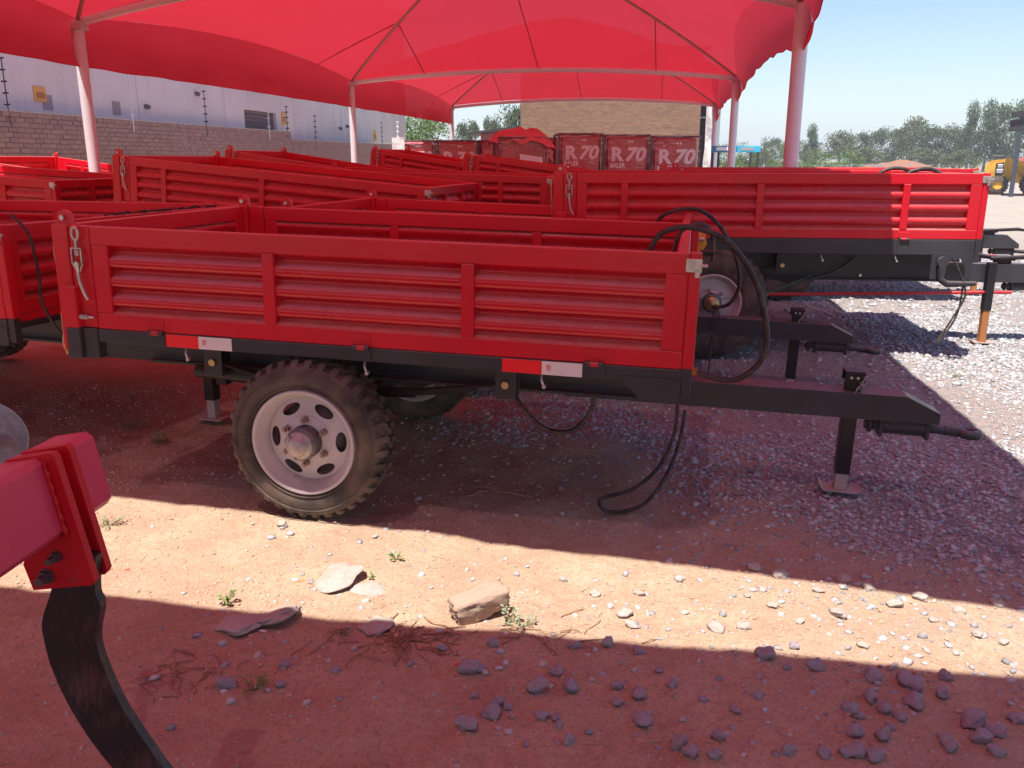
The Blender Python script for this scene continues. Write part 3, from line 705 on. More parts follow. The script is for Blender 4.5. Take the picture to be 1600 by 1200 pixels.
    # hinges along the beam
    for hx in P['hinges']:
        for sy in (-1, 1):
            h = MB(); h.box(hx - .045, hx + .045, sy * (hw + .0015), sy * (hw + .006), zb + .004, zr - .012, .001)
            for q in (-.038, .018): h.cyl((hx + q, sy * (hw + .012), zr - .002), (hx + q + .020, sy * (hw + .012), zr - .002), .0115, 10)
            ho = h.build('hinge', M['black'], t)
            h = MB(); h.cyl((hx - .017, sy * (hw + .012), zr - .002), (hx + .017, sy * (hw + .012), zr - .002), .011, 10); h.box(hx - .048, hx + .042, sy * (hw + .0015), sy * (hw + .0045), zr + .012, zr + .055, .001); h.build('hinge_leaf', M['red'], ho)
    for hx in P['hooks']:
        h = MB(); h.tube(spline([(hx, -hw + .03, zb), (hx + .004, -hw + .012, zb - .028), (hx + .014, -hw + .010, zb - .052)], 5), .006, 7); h.cyl((hx + .016, -hw + .0, zb - .055), (hx + .016, -hw + .02, zb - .055), .009, 8); h.build('rope_hook', M['zinc'], t)
    # reflector stickers
    for (a, b, c2) in P['stick']:
        sk = MB(); sk.box(a, b, -hw - .0022, -hw - .0006, zb + .002, zr - .006); sk.build('reflector_sticker', M['strd'], t)
        sk = MB(); sk.box(b + .0005, c2, -hw - .0022, -hw - .0006, zb + .002, zr - .006); so = sk.build('reflector_sticker', M['stwh'], t)
        em = MB(); cx, cz = b + .030, (zb + zr) / 2 + .004
        em.tube([(cx + .0105 * math.cos(a_), -hw - .0024, cz + .0085 * math.sin(a_)) for a_ in [2 * PI * kk / 16 for kk in range(16)]], .0012, 4, closed=True)
        for q in (-1, 1): em.tube([(cx - .007, -hw - .0026, cz + .005 * q), (cx + .007, -hw - .0026, cz - .005 * q)], .0013, 4)
        em.box(cx - .009, cx + .009, -hw - .0032, -hw - .0023, cz - .0155, cz - .0125); em.build('emblem', M['strd'], so)
    return t

def place(o, x, y, yaw, pit, dz=0, roll=0, piv=0.4):
    Rm = Matrix.Rotation(yaw, 4, 'Z') @ Matrix.Rotation(pit, 4, 'Y') @ Matrix.Rotation(roll, 4, 'X')
    m = Matrix.Translation((x, y, piv + dz)) @ Rm @ Matrix.Translation((0, 0, -piv))
    o.location = m.to_translation(); o.rotation_euler = m.to_euler()

SM = dict(kind='s', xr=-1.275, xf=1.687, hw=.878, zr=.868, zt=1.352, zb=.800, divs=(-.176, .757), wx=-.02, Rt=.395, tw=.20, Rr=.252, yo=.915, ry=.40, rz=.60, d0=.485, d1=.615, xe=2.955,
          xj=2.545, jz=.078, jm=.17, hinges=(-.765, .266, 1.322), hooks=(-.63, .27, 1.09), stick=((-.718, -.548, -.377), (.918, 1.094, 1.271)), spin=.25)
BG = dict(kind='b', xr=-1.76, xf=1.72, hw=.98, zr=1.045, zt=1.572, zb=.915, divs=(-1.159, -.037, 1.133), wx=-.38, Rt=.485, tw=.24, Rr=.245, yo=.99, ry=.50, rz=.64, d0=.575, d1=.745, xe=2.75,
          xj=2.25, jz=.012, jm=.32, hinges=(-1.2, -.45, 1.15), hooks=(-.9, -.2, .5, 1.1), stick=())
t1 = make_trailer(SM); 
def lab(o, s, grp='red tipping trailers parked in rows'): return tag(o, s, 'trailer', grp)
place(t1, -.773, 4.672, -.205, .024)
lab(t1, 'nearest red farm trailer with silver wheel rim, black drawbar and red and white reflector stickers')
t2 = copy_tree(t1); place(t2, -.112 - .201, 6.909 + .045, -.22, .031, -.052)
lab(t2, 'small red trailer directly behind the nearest one, its black drawbar nose ahead of the tyre')
t3 = make_trailer(dict(SM, wx=-.95, hw=1.15, yo=1.13, ry=.5, xj=SM['xf'] + .36, xe=SM['xf'] + .78, d0=.40, d1=.53, jm=.15, jz=.02, stick=()))
place(t3, -2.32 - 1.687 * .954, 5.5 + 1.687 * .305, -.305, .0)
lab(t3, 'red trailer cut by the left edge, its jack leg standing behind the nearest tailgate')
tb = make_trailer(BG); place(tb, 2.2, 8.2, -.1, 0)
lab(tb, 'big red trailer on the right with four ribbed panels, front half in full sun')
def dropjack(o):
    for c in [c for c in COL.objects if c.parent == o and c.name.startswith('jack_leg')]:
        for q in [q for q in COL.objects if q.parent == c]: bpy.data.objects.remove(q)
        bpy.data.objects.remove(c)
for (x, y, yaw, pit, dz, s) in (
    (-2.388, 9.852, -.225, .089, -.0, 'long red trailer nearest behind the small ones, its rear post below the white stake'),
    (-1.15, 11.9, -.15, .03, -.045, 'big red trailer ending just short of the sunlit trailer tailgate'),
    (-2.379, 13.27, -.154, .145, .0, 'big red trailer in the back rows, tilted nose down below the brick wall step'),
    (-6.35, 13.15, -.32, .106, -.02, 'far left red trailer partly outside the canopy, its rear lit by sun'),
    (-6.45, 10.55, -.195, .059, -.0, 'red trailer at far left, ending just before the second row corner post'),
    (-.9, 17.2, -.22, .15, .06, 'farthest red trailer, only its top edges showing left of the wrapped machines'),
    (.903, 15.706, -.145, .132, -.02, 'big red trailer pointing nose down in front of the wrapped machines'),
    (3.75, 11.30, -.1, .0, .005, 'big red trailer hidden behind the sunlit one, only its top rail and jack showing')):
    c = copy_tree(tb); place(c, x, y, yaw, pit, dz); lab(c, s)
    if pit > .05: dropjack(c)

# ------------------------------------------------------------------ hoses and small gear on the near trailers
def loc_on(P3, base=(-.773, 4.672, -.205, .024)):
    return P3
def hose(parent, pts, r, name='hose', mat='hose', n=9, tip=None):
    o = MB().tube(spline(pts, n), r, 10).build(name, M[mat], parent); return o
HW = SM['hw']
# loop over the front board of the nearest trailer, swinging down to the end ferrule
h1 = hose(t1, [(1.50, -.50, 1.30), (1.56, -.48, 1.40), (1.70, -.46, 1.425), (1.86, -.45, 1.36), (1.99, -.44, 1.19), (2.06, -.43, .97), (2.05, -.42, .83), (1.96, -.42, .735), (1.86, -.42, .725), (1.76, -.40, .745)], .0135)
MB().cyl((1.765, -.40, .744), (1.705, -.39, .756), .019, 10).build('ferrule', M['rust'], h1)
hose(t1, [(1.60, -.15, 1.25), (1.64, -.14, 1.38), (1.73, -.12, 1.42), (1.79, -.10, 1.36), (1.80, -.06, 1.24)], .010)
h2 = hose(t2, [(1.42, -.30, 1.30), (1.52, -.30, 1.40), (1.72, -.30, 1.44), (1.90, -.30, 1.33), (2.04, -.30, 1.10), (2.08, -.30, .90), (2.02, -.28, .76), (1.90, -.25, .72)], .014)
for k, dx in enumerate((0, .022, -.02)):
    hose(t2, [(1.93, -.22, .74), (1.94 + dx, -.22, .64), (1.91 - dx, -.22, .54), (1.93 + dx, -.22, .46), (1.92, -.22, .40 - .1 * (k == 0)), (1.925, -.22, .38 - .25 * (k == 0))], .006)
# hoses hanging below the nearest trailer
hose(t1, [(.90, -.55, .63), (.97, -.60, .55), (1.08, -.62, .47), (1.20, -.62, .47), (1.28, -.60, .55), (1.30, -.58, .64)], .011)
hose(t1, [(1.685, -.20, .52), (1.68, -.24, .38), (1.62, -.30, .22), (1.50, -.38, .115), (1.38, -.44, .085), (1.34, -.47, .068), (1.37, -.52, .045), (1.46, -.53, .05), (1.57, -.48, .09), (1.66, -.38, .21), (1.71, -.28, .36), (1.725, -.22, .50)], .0095)
hose(t3, [(1.66, -1.00, 1.40), (1.76, -1.0, 1.30), (1.78, -.99, 1.1), (1.77, -.98, .92), (1.79, -.88, .72), (1.77, -.74, .64), (1.70, -.66, .70)], .008)
# crossed hoses at the big trailer's drawbar and its loops
hose(tb, [(1.55, -1.0, .90), (1.60, -1.02, .80), (1.68, -1.02, .60), (1.60, -1.03, .40), (1.50, -1.04, .20), (1.54, -1.04, .24), (1.64, -1.02, .45), (1.66, -1.0, .75)], .008)
hose(tb, [(.0, -.62, .70), (.35, -.66, .64), (.7, -.62, .72), (.9, -.55, .84)], .012)
MB().tube([(-.9 + .45, -.97, .50), (.05, -.99, .56), (.45, -.90, .72)], .003, 5).build('green_string', NT('green_string').col((.02, .25, .10)).m, tb)
for y0 in (-.3, .45):
    hose(tb, [(1.3, y0, 1.45), (1.36, y0, 1.565), (1.5, y0, 1.60), (1.62, y0, 1.565), (1.68, y0, 1.45)], .018)
cl = MB(); cl.cyl((1.47, -1.0, .86), (1.47, -1.03, .86), .045, 14); cl.tube([(1.47, -1.01, .82), (1.46, -1.02, .72), (1.52, -1.02, .68), (1.75, -1.01, .685)], [.035, .03, .03, .02], 8); cl.build('crank', M['black'], tb)
# yellow tag on the second trailer's front post and a dark bar stub
tg = MB(); tg.prism([(0, 0), (.030, .055), (.012, .125), (-.040, .135), (-.055, .03), (-.035, -.02)], -.004, .004, M=T4(1.79, -HW + .10, 1.18)); tg.build('yellow_tag', M['yellow'], t2)
MB().cyl((1.735, -HW + .08, 1.27), (1.80, -HW + .08, 1.27), .015, 10).build('bar', M['zinc'], t2)
MB().cyl((1.735, -.30, 1.30), (1.80, -.30, 1.30), .014, 10).build('bar', M['jackblack'], t1)
# the drawn-out leavings lying along the top rail of the third trailer
lv = MB(); 
for k in range(26):
    f = k / 25; y = -.35 + 1.05 * f; lv.tube([(1.67 + R.uniform(-.012, .012), y, 1.357), (1.68 + R.uniform(-.02, .02), y + R.uniform(.02, .06), 1.362 + R.uniform(0, .012)), (1.67, y + R.uniform(.05, .1), 1.358)], R.uniform(.003, .008), 5)
lv.build('muddy_hose_end', M['hose'], t3)

# ------------------------------------------------------------------ foreground implement (ripper) at left
imp = empty('ripper_implement', (-1.0, 1.7, 0)); tag(imp, 'bright red ripper beam with bolted plates and curved black tine at the left edge', 'farm implement')
imp.location = (0, 0, 0)
ax = Vector((.10, .995, 0)).normalized(); rl = .17; sd0 = Vector((.995, -.10, 0)).normalized(); sd = sd0 * math.cos(rl) + Vector((0, 0, -math.sin(rl))) * -1; up = Vector((0, 0, math.cos(rl))) - sd0 * math.sin(rl)
O = at(104, 836, D=1.68)                  # lower near edge of the beam where the first plate is welded on
Mi = Matrix(((ax.x, sd.x, up.x, O.x), (ax.y, sd.y, up.y, O.y), (ax.z, sd.z, up.z, O.z), (0, 0, 0, 1)))      # local: along, sideways (towards the camera side), up
BHh = .178
bmx = MB().box(-2.6, .195, -.105, 0, 0, BHh, .014, Mi); bmo = bmx.build('beam', M['pinkred'], imp)
for (a, b) in ((0.0, .020), (.050, .070)):
    pl = MB(); pl.prism([(-.085, BHh + .004), (.022, BHh + .006), (.028, BHh - .004), (.030, -.112), (.022, -.122), (-.118, -.118), (-.122, -.055), (-.085, .0)], a, b, M=Mi, axis='x'); pl.build('clamp_plate', M['deepred'], imp)
wd = MB(); wd.tube([(-.004, .003 + .0015 * math.sin(k * 2.1), .004 + k * .0085) for k in range(20)], [.0055 + .0015 * math.sin(k * 1.7) for k in range(20)], 7, M=Mi)
wd.tube([(-.004, -.004 - .005 * k, -.002) for k in range(16)], .005, 6, M=Mi); wd.build('weld_bead', M['deepred'], imp)
for (yy, zz, r) in ((-.038, -.045, .0115), (-.075, -.088, .0155)):
    q = MB(); q.cyl((-.0, yy, zz), (-.014, yy, zz), r, 6, M=Mi, smooth=False); q.cyl((-.014, yy, zz), (-.032, yy, zz), r * .66, 12, M=Mi); q.cyl((-.0, yy, zz), (-.003, yy, zz), r * 1.15, 14, M=Mi); q.build('bolt', M['hub'], imp)
def onplane(px, py):
    P = at(px, py, D=1.70); d = P - O; return (d.dot(sd), d.dot(up))
left = [(92, 860), (75, 928), (60, 975), (63, 1005), (74, 1045), (100, 1100), (140, 1160), (188, 1215), (250, 1285), (340, 1370), (420, 1430)]
right = [(150, 870), (149, 925), (157, 948), (150, 1000), (163, 1045), (190, 1100), (228, 1155), (276, 1215), (335, 1275), (410, 1330), (500, 1385)]
Lp = [onplane(*p) for p in left]; Rp = [onplane(*p) for p in right]
def spl2(p, n=6): return [(v.x, v.y) for v in spline([(a, b, 0) for a, b in p], n)]
Lp = spl2(Lp); Rp = spl2(Rp)
gz = -O.z / math.cos(.17) - .2
Lp = [(a, max(b, gz + .004)) for a, b in Lp]; Rp = [(a, max(b, gz + .012)) for a, b in Rp]
tn = MB(); n = len(Lp); vs = []
for k in range(n):
    vs += [(.0225, Lp[k][0], Lp[k][1]), (.0225, Rp[k][0], Rp[k][1]), (.0475, Rp[k][0], Rp[k][1]), (.0475, Lp[k][0], Lp[k][1])]
fs = [(3, 2, 1, 0), tuple(4 * (n - 1) + e for e in range(4))]
for k in range(n - 1):
    for e in range(4): fs.append((4 * k + e, 4 * k + (e + 1) % 4, 4 * k + 4 + (e + 1) % 4, 4 * k + 4 + e))
tn.add(vs, fs, False, Mi); tn.build('tine', M['shank'], imp)
for k in range(3):
    MB().box(-.12 - .16 * k, -.05 - .16 * k, -.150, -.106, BHh - .045, BHh + .008, .006, Mi).build('lug', M['pinkred'], imp)
dc = at(-42, 690, D=2.12); Md = Matrix.Translation(dc) @ Matrix.Rotation(.45, 4, 'Z') @ Matrix.Rotation(.25, 4, 'X')
dk = MB(); dk.lathe([(.0, .016), (.05, .014), (.09, .008), (.126, .0), (.128, .003), (.09, .013), (.05, .019), (.0, .021)], 60, M=Md); dk.build('disc', M['disc'], imp)
dm = MB(); dm.tube([dc + Vector((0, .05, 0)), dc + Vector((-.02, .12, -.01)), Mi @ Vector((-.45, -.12, .09))], .02, 10); dm.build('disc_arm', M['pinkred'], imp)
sp_ = MB(); sp_.box(-2.3, -2.2, -.10, -.005, -O.z, -.001, .005, Mi); sp_.build('stand_leg', M['pinkred'], imp)
sp_ = MB(); sp_.box(-1.2, -1.12, -1.4, -.106, .02, .15, .005, Mi); sp_.box(-1.2, -1.12, -1.4, -1.32, -O.z, .019, .005, Mi); sp_.build('cross_member', M['pinkred'], imp)

# ------------------------------------------------------------------ boundary wall, warehouse
def prj_mat(A, B):
    d = (B - A).normalized(); nrm = Vector((d.y, -d.x, 0)); return Matrix(((d.x, nrm.x, 0, A.x), (d.y, nrm.y, 0, A.y), (0, 0, 1, 0), (0, 0, 0, 1)))   # x along, y towards the yard
WA = at(0, 173, z=2.62); WB = at(455, 207, z=2.62); WC = at(622, 226, z=2.36)
WA = Vector((WA.x, WA.y, 0)); WB = Vector((WB.x, WB.y, 0)); WC = Vector((WC.x, WC.y, 0))
dW = (WB - WA).normalized(); WA0 = WA - dW * 3.0; Mw = prj_mat(WA0, WB); Lw = (WB - WA0).length
t = NT('purple_brown_brick'); oi = t.n.new('ShaderNodeObjectInfo'); a = t.noise(1.3, 4); b = t.noise(22, 4)
c = t.mix(t.ramp(a, 0.35, 0.65), (0.44, 0.29, 0.22), (0.34, 0.24, 0.21)); c = t.mix(t.math('MULTIPLY', oi.outputs['Random'], 0.6), c, (0.24, 0.15, 0.15)); c = t.mix(t.math('MULTIPLY', t.ramp(b, 0.5, 0.75), 0.5), c, (0.38, 0.28, 0.24))
t.col(c).set(rough=0.9); t.bump(b, 0.5, 0.006); M['brick'] = t.m
t = NT('brick_mass'); a = t.noise(1.3, 4); b = t.noise(1, 3, vec=t.mapping((4.2, 4.2, 10)))
t.col(t.mix(t.ramp(b, 0.35, 0.7), (0.44, 0.28, 0.24), (0.28, 0.19, 0.18))).set(rough=0.9); M['brickfar'] = t.m
t = NT('grey_mortar'); a = t.noise(9, 4); t.col(t.mix(a, (0.34, 0.24, 0.21), (0.24, 0.17, 0.16))).set(rough=0.95); M['mortar'] = t.m
t = NT('pale_cement'); a = t.noise(9, 4); t.col(t.mix(a, (0.62, 0.55, 0.50), (0.45, 0.40, 0.36))).set(rough=0.95); M['cement'] = t.m
wall = MB().box(0, Lw, -.23, -.012, -.2, 2.62, 0, Mw).build('brick_wall', M['mortar']); tag(wall, 'purple brown brick boundary wall with electric fence stakes, in front of the grey warehouse', 'wall')
bmesh_ = MB().box(-.118, .118, -.012, 0, -.044, .044, .004); bme = bmesh_.mesh('brick', M['brick'])
stuff = MB(); cnt = 0; rows = 11; rh = .102
cells = []
for r_ in range(26):
    z = 2.62 - .05 - rh * r_; n_ = int(Lw / .252)
    for k in range(n_):
        x = .13 + k * .252 + (.126 if r_ % 2 else 0)
        if x < Lw - .13: cells.append((x, z, r_))
vis = [c_ for c_ in cells if c_[2] < 11 and c_[0] > 2.4]; vis.sort(key=lambda c_: c_[0]); sel = set(vis[:296])
for c_ in cells:
    x, z, r_ = c_; jx, jy, jz = R.uniform(-.012, .012), R.uniform(-.006, .010), R.uniform(-.005, .005)
    if c_ in sel:
        o = bpy.data.objects.new('brick', bme); COL.objects.link(o); o.parent = wall; o.matrix_local = Mw @ Matrix.Translation((x + jx, jy, z + jz)) @ Matrix.Rotation(R.uniform(-.01, .01), 4, 'Y')
    else: stuff.box(x - .118 + jx, x + .118 + jx, -.013, jy, z - .044 + jz, z + .044 + jz)
so = stuff.build('brickwork', M['brickfar'], wall, Mw); tag(so, kind='stuff')
MB().box(0, Lw, -.235, .008, 2.6203, 2.65, .006, Mw).build('wall_capping', M['cement'], wall)
Mw2 = prj_mat(WB, WC); L2_ = (WC - WB).length
w2 = MB().box(0, L2_, -.23, -.012, -.2, 2.36, 0, Mw2).build('brick_wall', M['mortar']); tag(w2, 'lower far stretch of the brown brick boundary wall, stepped down', 'wall')
st2 = MB()
for r_ in range(12):
    for k in range(int(L2_ / .252)):
        x = .13 + k * .252 + (.126 if r_ % 2 else 0); jy = R.uniform(-.002, .006)
        if x < L2_ - .13: st2.box(x - .118, x + .118, -.013, jy, 2.31 - rh * r_ - .044, 2.31 - rh * r_ + .044)
tag(st2.build('brickwork', M['brickfar'], w2, Mw2), kind='stuff')
MB().box(0, L2_, -.235, .008, 2.3603, 2.39, .006, Mw2).build('wall_capping', M['cement'], w2)
# electric fence stakes
M['white'] = NT('white_plastic').col((0.80, 0.80, 0.80)).set(rough=0.4).m
M['dark'] = NT('dark_iron').col((0.05, 0.05, 0.055)).set(rough=0.6).m
def wall_point(px):
    """distance along the wall where the view direction of column px meets it"""
    best = None
    for k in range(400):
        f = k / 399
        P = WA0.lerp(WC, f) if False else (WA0 + (WB - WA0) * min(1, f * 1.6) if f * 1.6 <= 1 else WB + (WC - WB) * ((f * 1.6 - 1) / .6))
        q = 800 + FPX * P.x / (P.y * math.cos(PITCH) + (CAMH - 2.6) * math.sin(PITCH))
        if best is None or abs(q - px) < best[0]: best = (abs(q - px), P)
    return best[1]
for (px, hgt, white, s) in ((12, 1.0, 0, 'leftmost dark stake on the brick wall'), (207, 1.15, 1, 'tall white stake beside the left canopy post'), (322, .95, 0, 'dark stake on the wall left of the louvred window'), (421, 1.25, 1, 'white stake in front of the louvred window'), (450, .85, 0, 'dark stake just before the step in the wall'), (493, .9, 0, 'dark stake right after the step in the wall'), (597, .9, 0, 'dark stake near the far end of the wall'), (630, 1.0, 1, 'small white stake at the warehouse corner')):
    P = wall_point(px); zt_ = 2.65 if px < 455 else 2.39; m = MB(); mt = M['white'] if white else M['dark']
    r = .018 if white else .012
    m.tube([(P.x, P.y, zt_ - .3), (P.x, P.y, zt_ + hgt)], r, 8)
    o = m.build('fence_stake', mt); tag(o, 'electric fence stake: ' + s, 'fence stake', 'electric fence stakes on the wall')
    for k in range(5):
        z = zt_ + .1 + (hgt - .12) * k / 4
        MB().cyl((P.x - .05, P.y - .02, z), (P.x + .06, P.y - .02, z), .018 if white else .017, 8).build('insulator', mt, o)
# warehouse
HA = WA0 + Vector((-4.6, .9, 0)) - dW * 8; hd = Vector((math.sin(math.radians(9.5)), math.cos(math.radians(9.5)), 0))
corner = at(635, 222, D=47); corner = Vector((corner.x, corner.y, 0)); HA = corner - hd * 44; Mh = prj_mat(HA, corner)
t = NT('grey_concrete_panels'); n1 = t.noise(0.8, 5); n2 = t.noise(1, 4, vec=t.mapping((3, 3, .25)))
c = t.mix(t.ramp(n1, .3, .7), (0.72, 0.67, 0.63), (0.80, 0.75, 0.71)); c = t.mix(t.math('MULTIPLY', t.ramp(n2, .55, .8), .35), c, (0.40, 0.36, 0.33)); t.col(c).set(rough=0.85); t.bump(t.noise(6, 4), .15, .01); M['conc'] = t.m
t = NT('joint_shadow_gap'); t.col((0.16, 0.15, 0.15)).set(rough=0.9); M['gap'] = t.m
wh = MB().box(0, 44, -14, -.12, -.2, 9.0, 0, Mh).build('warehouse', M['gap']); tag(wh, 'long grey concrete panelled warehouse behind the brick wall', 'warehouse')
wx_ = 0.0; k = 0
def hx_(px):      # distance along facade at photo column px
    lo, hi = 0, 44
    for _ in range(40):
        m_ = (lo + hi) / 2; P = HA + hd * m_
        if 800 + FPX * P.x / (P.y * math.cos(PITCH) - (3 - CAMH) * math.sin(PITCH)) < px: lo = m_
        else: hi = m_
    return lo
x1_, x2_ = hx_(382), hx_(432)
zw0, zw1 = 1.9, at(407, 174, D=(HA + hd * (x1_ + x2_) / 2).y).z
edges = [0, 6, 12, hx_(216), hx_(352), hx_(460)]; e_ = edges[-1]
while e_ < 43.2: e_ += 1.35; edges.append(min(e_, 44))
if edges[-1] < 44: edges.append(44)
for i in range(len(edges) - 1):
    a_, b_ = edges[i] + .012, edges[i + 1] - .012
    m = MB()
    if a_ < x1_ < b_:
        m.box(a_, x1_, -.12, 0, -.1, 9, 0, Mh); m.box(x2_, b_, -.12, 0, -.1, 9, 0, Mh); m.box(x1_, x2_, -.12, 0, zw1, 9, 0, Mh); m.box(x1_, x2_, -.12, 0, -.1, zw0, 0, Mh)
    else: m.box(a_, b_, -.12, 0, -.1, 9, 0, Mh)
    m.build('wall_panel', M['conc'], wh)
wf = MB().box(x1_ + .03, x2_ - .03, -.30, -.26, zw0, zw1, 0, Mh).build('louvred_window', M['gap'], wh)
t = NT('grey_louvre'); t.col((0.33, 0.36, 0.38)).set(rough=.5); M['louv'] = t.m
k = 0; z = zw0 + .05
xs_ = x1_ + (x2_ - x1_) * .78
while z < zw1 - .05:
    MB().prism([(0, z), (.02, z), (.10, z + .10), (.08, z + .10)], x1_ + .04, xs_, M=Mh @ Matrix.Translation((0, -.2, 0)) @ Matrix(((0, 1, 0, 0), (1, 0, 0, 0), (0, 0, 1, 0), (0, 0, 0, 1)))).build('louvre', M['louv'], wf); z += .13
P = HA + hd * hx_(410)
hl = MB(); zh = zw1 + 1.05; xx = hx_(410); hl.box(xx - .05, xx + .05, 0, .35, zh, zh + .08, .01, Mh); hl.box(xx - .28, xx + .28, .15, .50, zh - .16, zh - .001, .04, Mh); hl.build('flood_lamp', M['gap'], wh)
# warning signs on the fence side (plain, too small to read: a frame and two dark bars)
t = NT('orange_sign'); t.col((0.80, 0.42, 0.10)).set(rough=.5); M['orange'] = t.m
for (px, py, D, w_, h_, s) in ((62, 147, None, .60, .50, 'largest orange warning plate on the warehouse, at the far left'), (443, 185, None, .32, .42, 'small orange warning plate beside the louvred window'), (585, 212, None, .30, .34, 'tiny orange warning plate near the far end of the warehouse')):
    xx = hx_(px); P = HA + hd * xx; z = at(px, py, D=P.y).z; s_ = w_ * P.y / 24 * .8; hh = h_ * P.y / 24 * .8
    o = MB().box(xx - s_ / 2, xx + s_ / 2, .002, .02, z - hh / 2, z + hh / 2, .004, Mh).build('warning_sign', M['orange']); tag(o, s, 'sign', 'orange warning plates')
    MB().box(xx - s_ * .3, xx + s_ * .38, .0205, .023, z - hh * .28, z + hh * .12, 0, Mh).build('sign_panel', NT('dark_orange_print').col((.45, .20, .05)).m, o)
for (px, py) in ((73, 160), (181, 169)):
    xx = hx_(px); P = HA + hd * xx; z = at(px, py, D=P.y).z
    MB().box(xx - .16, xx + .16, .002, .012, z - .16, z + .16, .003, Mh).build('vent_plate', NT('grey_plate').col((.34, .32, .31)).m, wh)
for (px, py) in ((227, 166), (308, 146), (530, 200), (541, 197)):
    xx = hx_(px); P = HA + hd * xx; z = at(px, py, D=P.y).z
    MB().cyl(Mh @ Vector((xx, 0, z)), Mh @ Vector((xx, .12, z - .03)), .06, 8).build('drain_pipe', M['gap'], wh)

# ------------------------------------------------------------------ yellow brick building beyond the machines
def brickish(name, c1, c2, c3, mortar, bw=.23, bh=.085, sc=1.0):
    t = NT(name); uv = t.mapping((1, 1, 1)); sx = t.n.new('ShaderNodeSeparateXYZ'); t.l.new(uv, sx.inputs[0]); cx = t.n.new('ShaderNodeCombineXYZ'); t.l.new(sx.outputs[0], cx.inputs[0]); t.l.new(sx.outputs[2], cx.inputs[1])
    br = t.n.new('ShaderNodeTexBrick'); t.l.new(cx.outputs[0], br.inputs['Vector']); br.inputs['Scale'].default_value = 1; br.inputs['Brick Width'].default_value = bw; br.inputs['Row Height'].default_value = bh; br.inputs['Mortar Size'].default_value = .011
    br.inputs['Color1'].default_value = (*c1, 1); br.inputs['Color2'].default_value = (*c2, 1); br.inputs['Mortar'].default_value = (*mortar, 1); br.inputs['Bias'].default_value = 0
    n1 = t.noise(1, 3, vec=t.mapping((2.2, 2.2, 9))); c = t.mix(t.math('MULTIPLY', t.ramp(n1, .45, .7), .7), br.outputs['Color'], c3)
    t.col(c).set(rough=.9); t.bump(t.math('SUBTRACT', 1.0, br.outputs['Fac']), .8, .012); return t.m
M['ybrick'] = brickish('yellow_face_brick', (0.33, 0.185, 0.10), (0.27, 0.12, 0.065), (0.16, 0.11, 0.09), (0.25, 0.19, 0.15))
D0 = 42.0; bl = at(816, 262, D=D0); br_ = at(1090, 262, D=D0)
bb = MB().box(bl.x, br_.x, D0, D0 + 9, -.2, 6.6).build('brick_building', M['ybrick']); tag(bb, 'sunlit yellow brown brick building behind the wrapped machines', 'building')
MB().box(bl.x - .3, br_.x + .3, D0 - .35, D0 + 9.4, 6.601, 6.75, .02).build('roof', M['dark'], bb)
M['void'] = NT('dark_interior').col((0.03, 0.028, 0.03)).set(rough=.8).m
sh = MB().box(br_.x + .002, br_.x + .95, D0 + .8, D0 + 7, 0, 5.6).build('dark_opening_block', M['void'], bb)  # solid near-black block, the shade inside the openings put into its colour
for z in (3.6, 4.5): MB().box(br_.x + .003, br_.x + .97, D0 + .74, D0 + .79, z, z + .08).build('rail', M['louv'], bb)
t = NT('white_tarp'); t.col((.72, .70, .69)).set(rough=.5); t.bump(t.noise(3, 5), .8, .1); M['tarp'] = t.m
wt = MB(); vs = []; fs = []
for j in range(15):
    for i in range(9):
        u, v = i / 8, j / 14; x = br_.x - .1 + .75 * u * (.35 + .65 * v ** 1.5) + .02; vs.append((x, D0 - 1.6 + .35 * noise.noise(Vector((u * 4, v * 4, 1))) - .4 * math.sin(PI * u), 4.0 - 3.95 * v))
for j in range(14):
    for i in range(8): fs.append((j * 9 + i, j * 9 + i + 1, j * 9 + i + 10, j * 9 + i + 9))
wt.add(vs, fs, True); o = wt.build('hanging_tarp', M['tarp']); tag(o, 'crumpled white sheet hanging at the right corner of the brick building', 'tarpaulin')
o = MB().tube([(br_.x + .5, D0 - 1.7, 0), (br_.x + .5, D0 - 1.7, 4.05)], .05, 8).build('pole', M['louv'], o)
# low shed roof behind machines, left of the building
sr = MB(); a = at(735, 207, D=50); b = at(812, 199, D=50)
sr.prism([(a.x, a.z - .14), (b.x + 3, b.z + .25), (b.x + 3, b.z + .40), (a.x, a.z)], 49, 54); o = sr.build('lean_to_shed', M['dark']); tag(o, 'low red shed with sloping dark roof left of the brick building', 'shed')
MB().prism([(a.x + .6, 0), (b.x + 2.9, 0), (b.x + 2.9, b.z + .22), (a.x + .6, a.z - .10)], 49.3, 53.7).build('wall', NT('faded_red_wall').col((.42, .12, .11)).m, o)

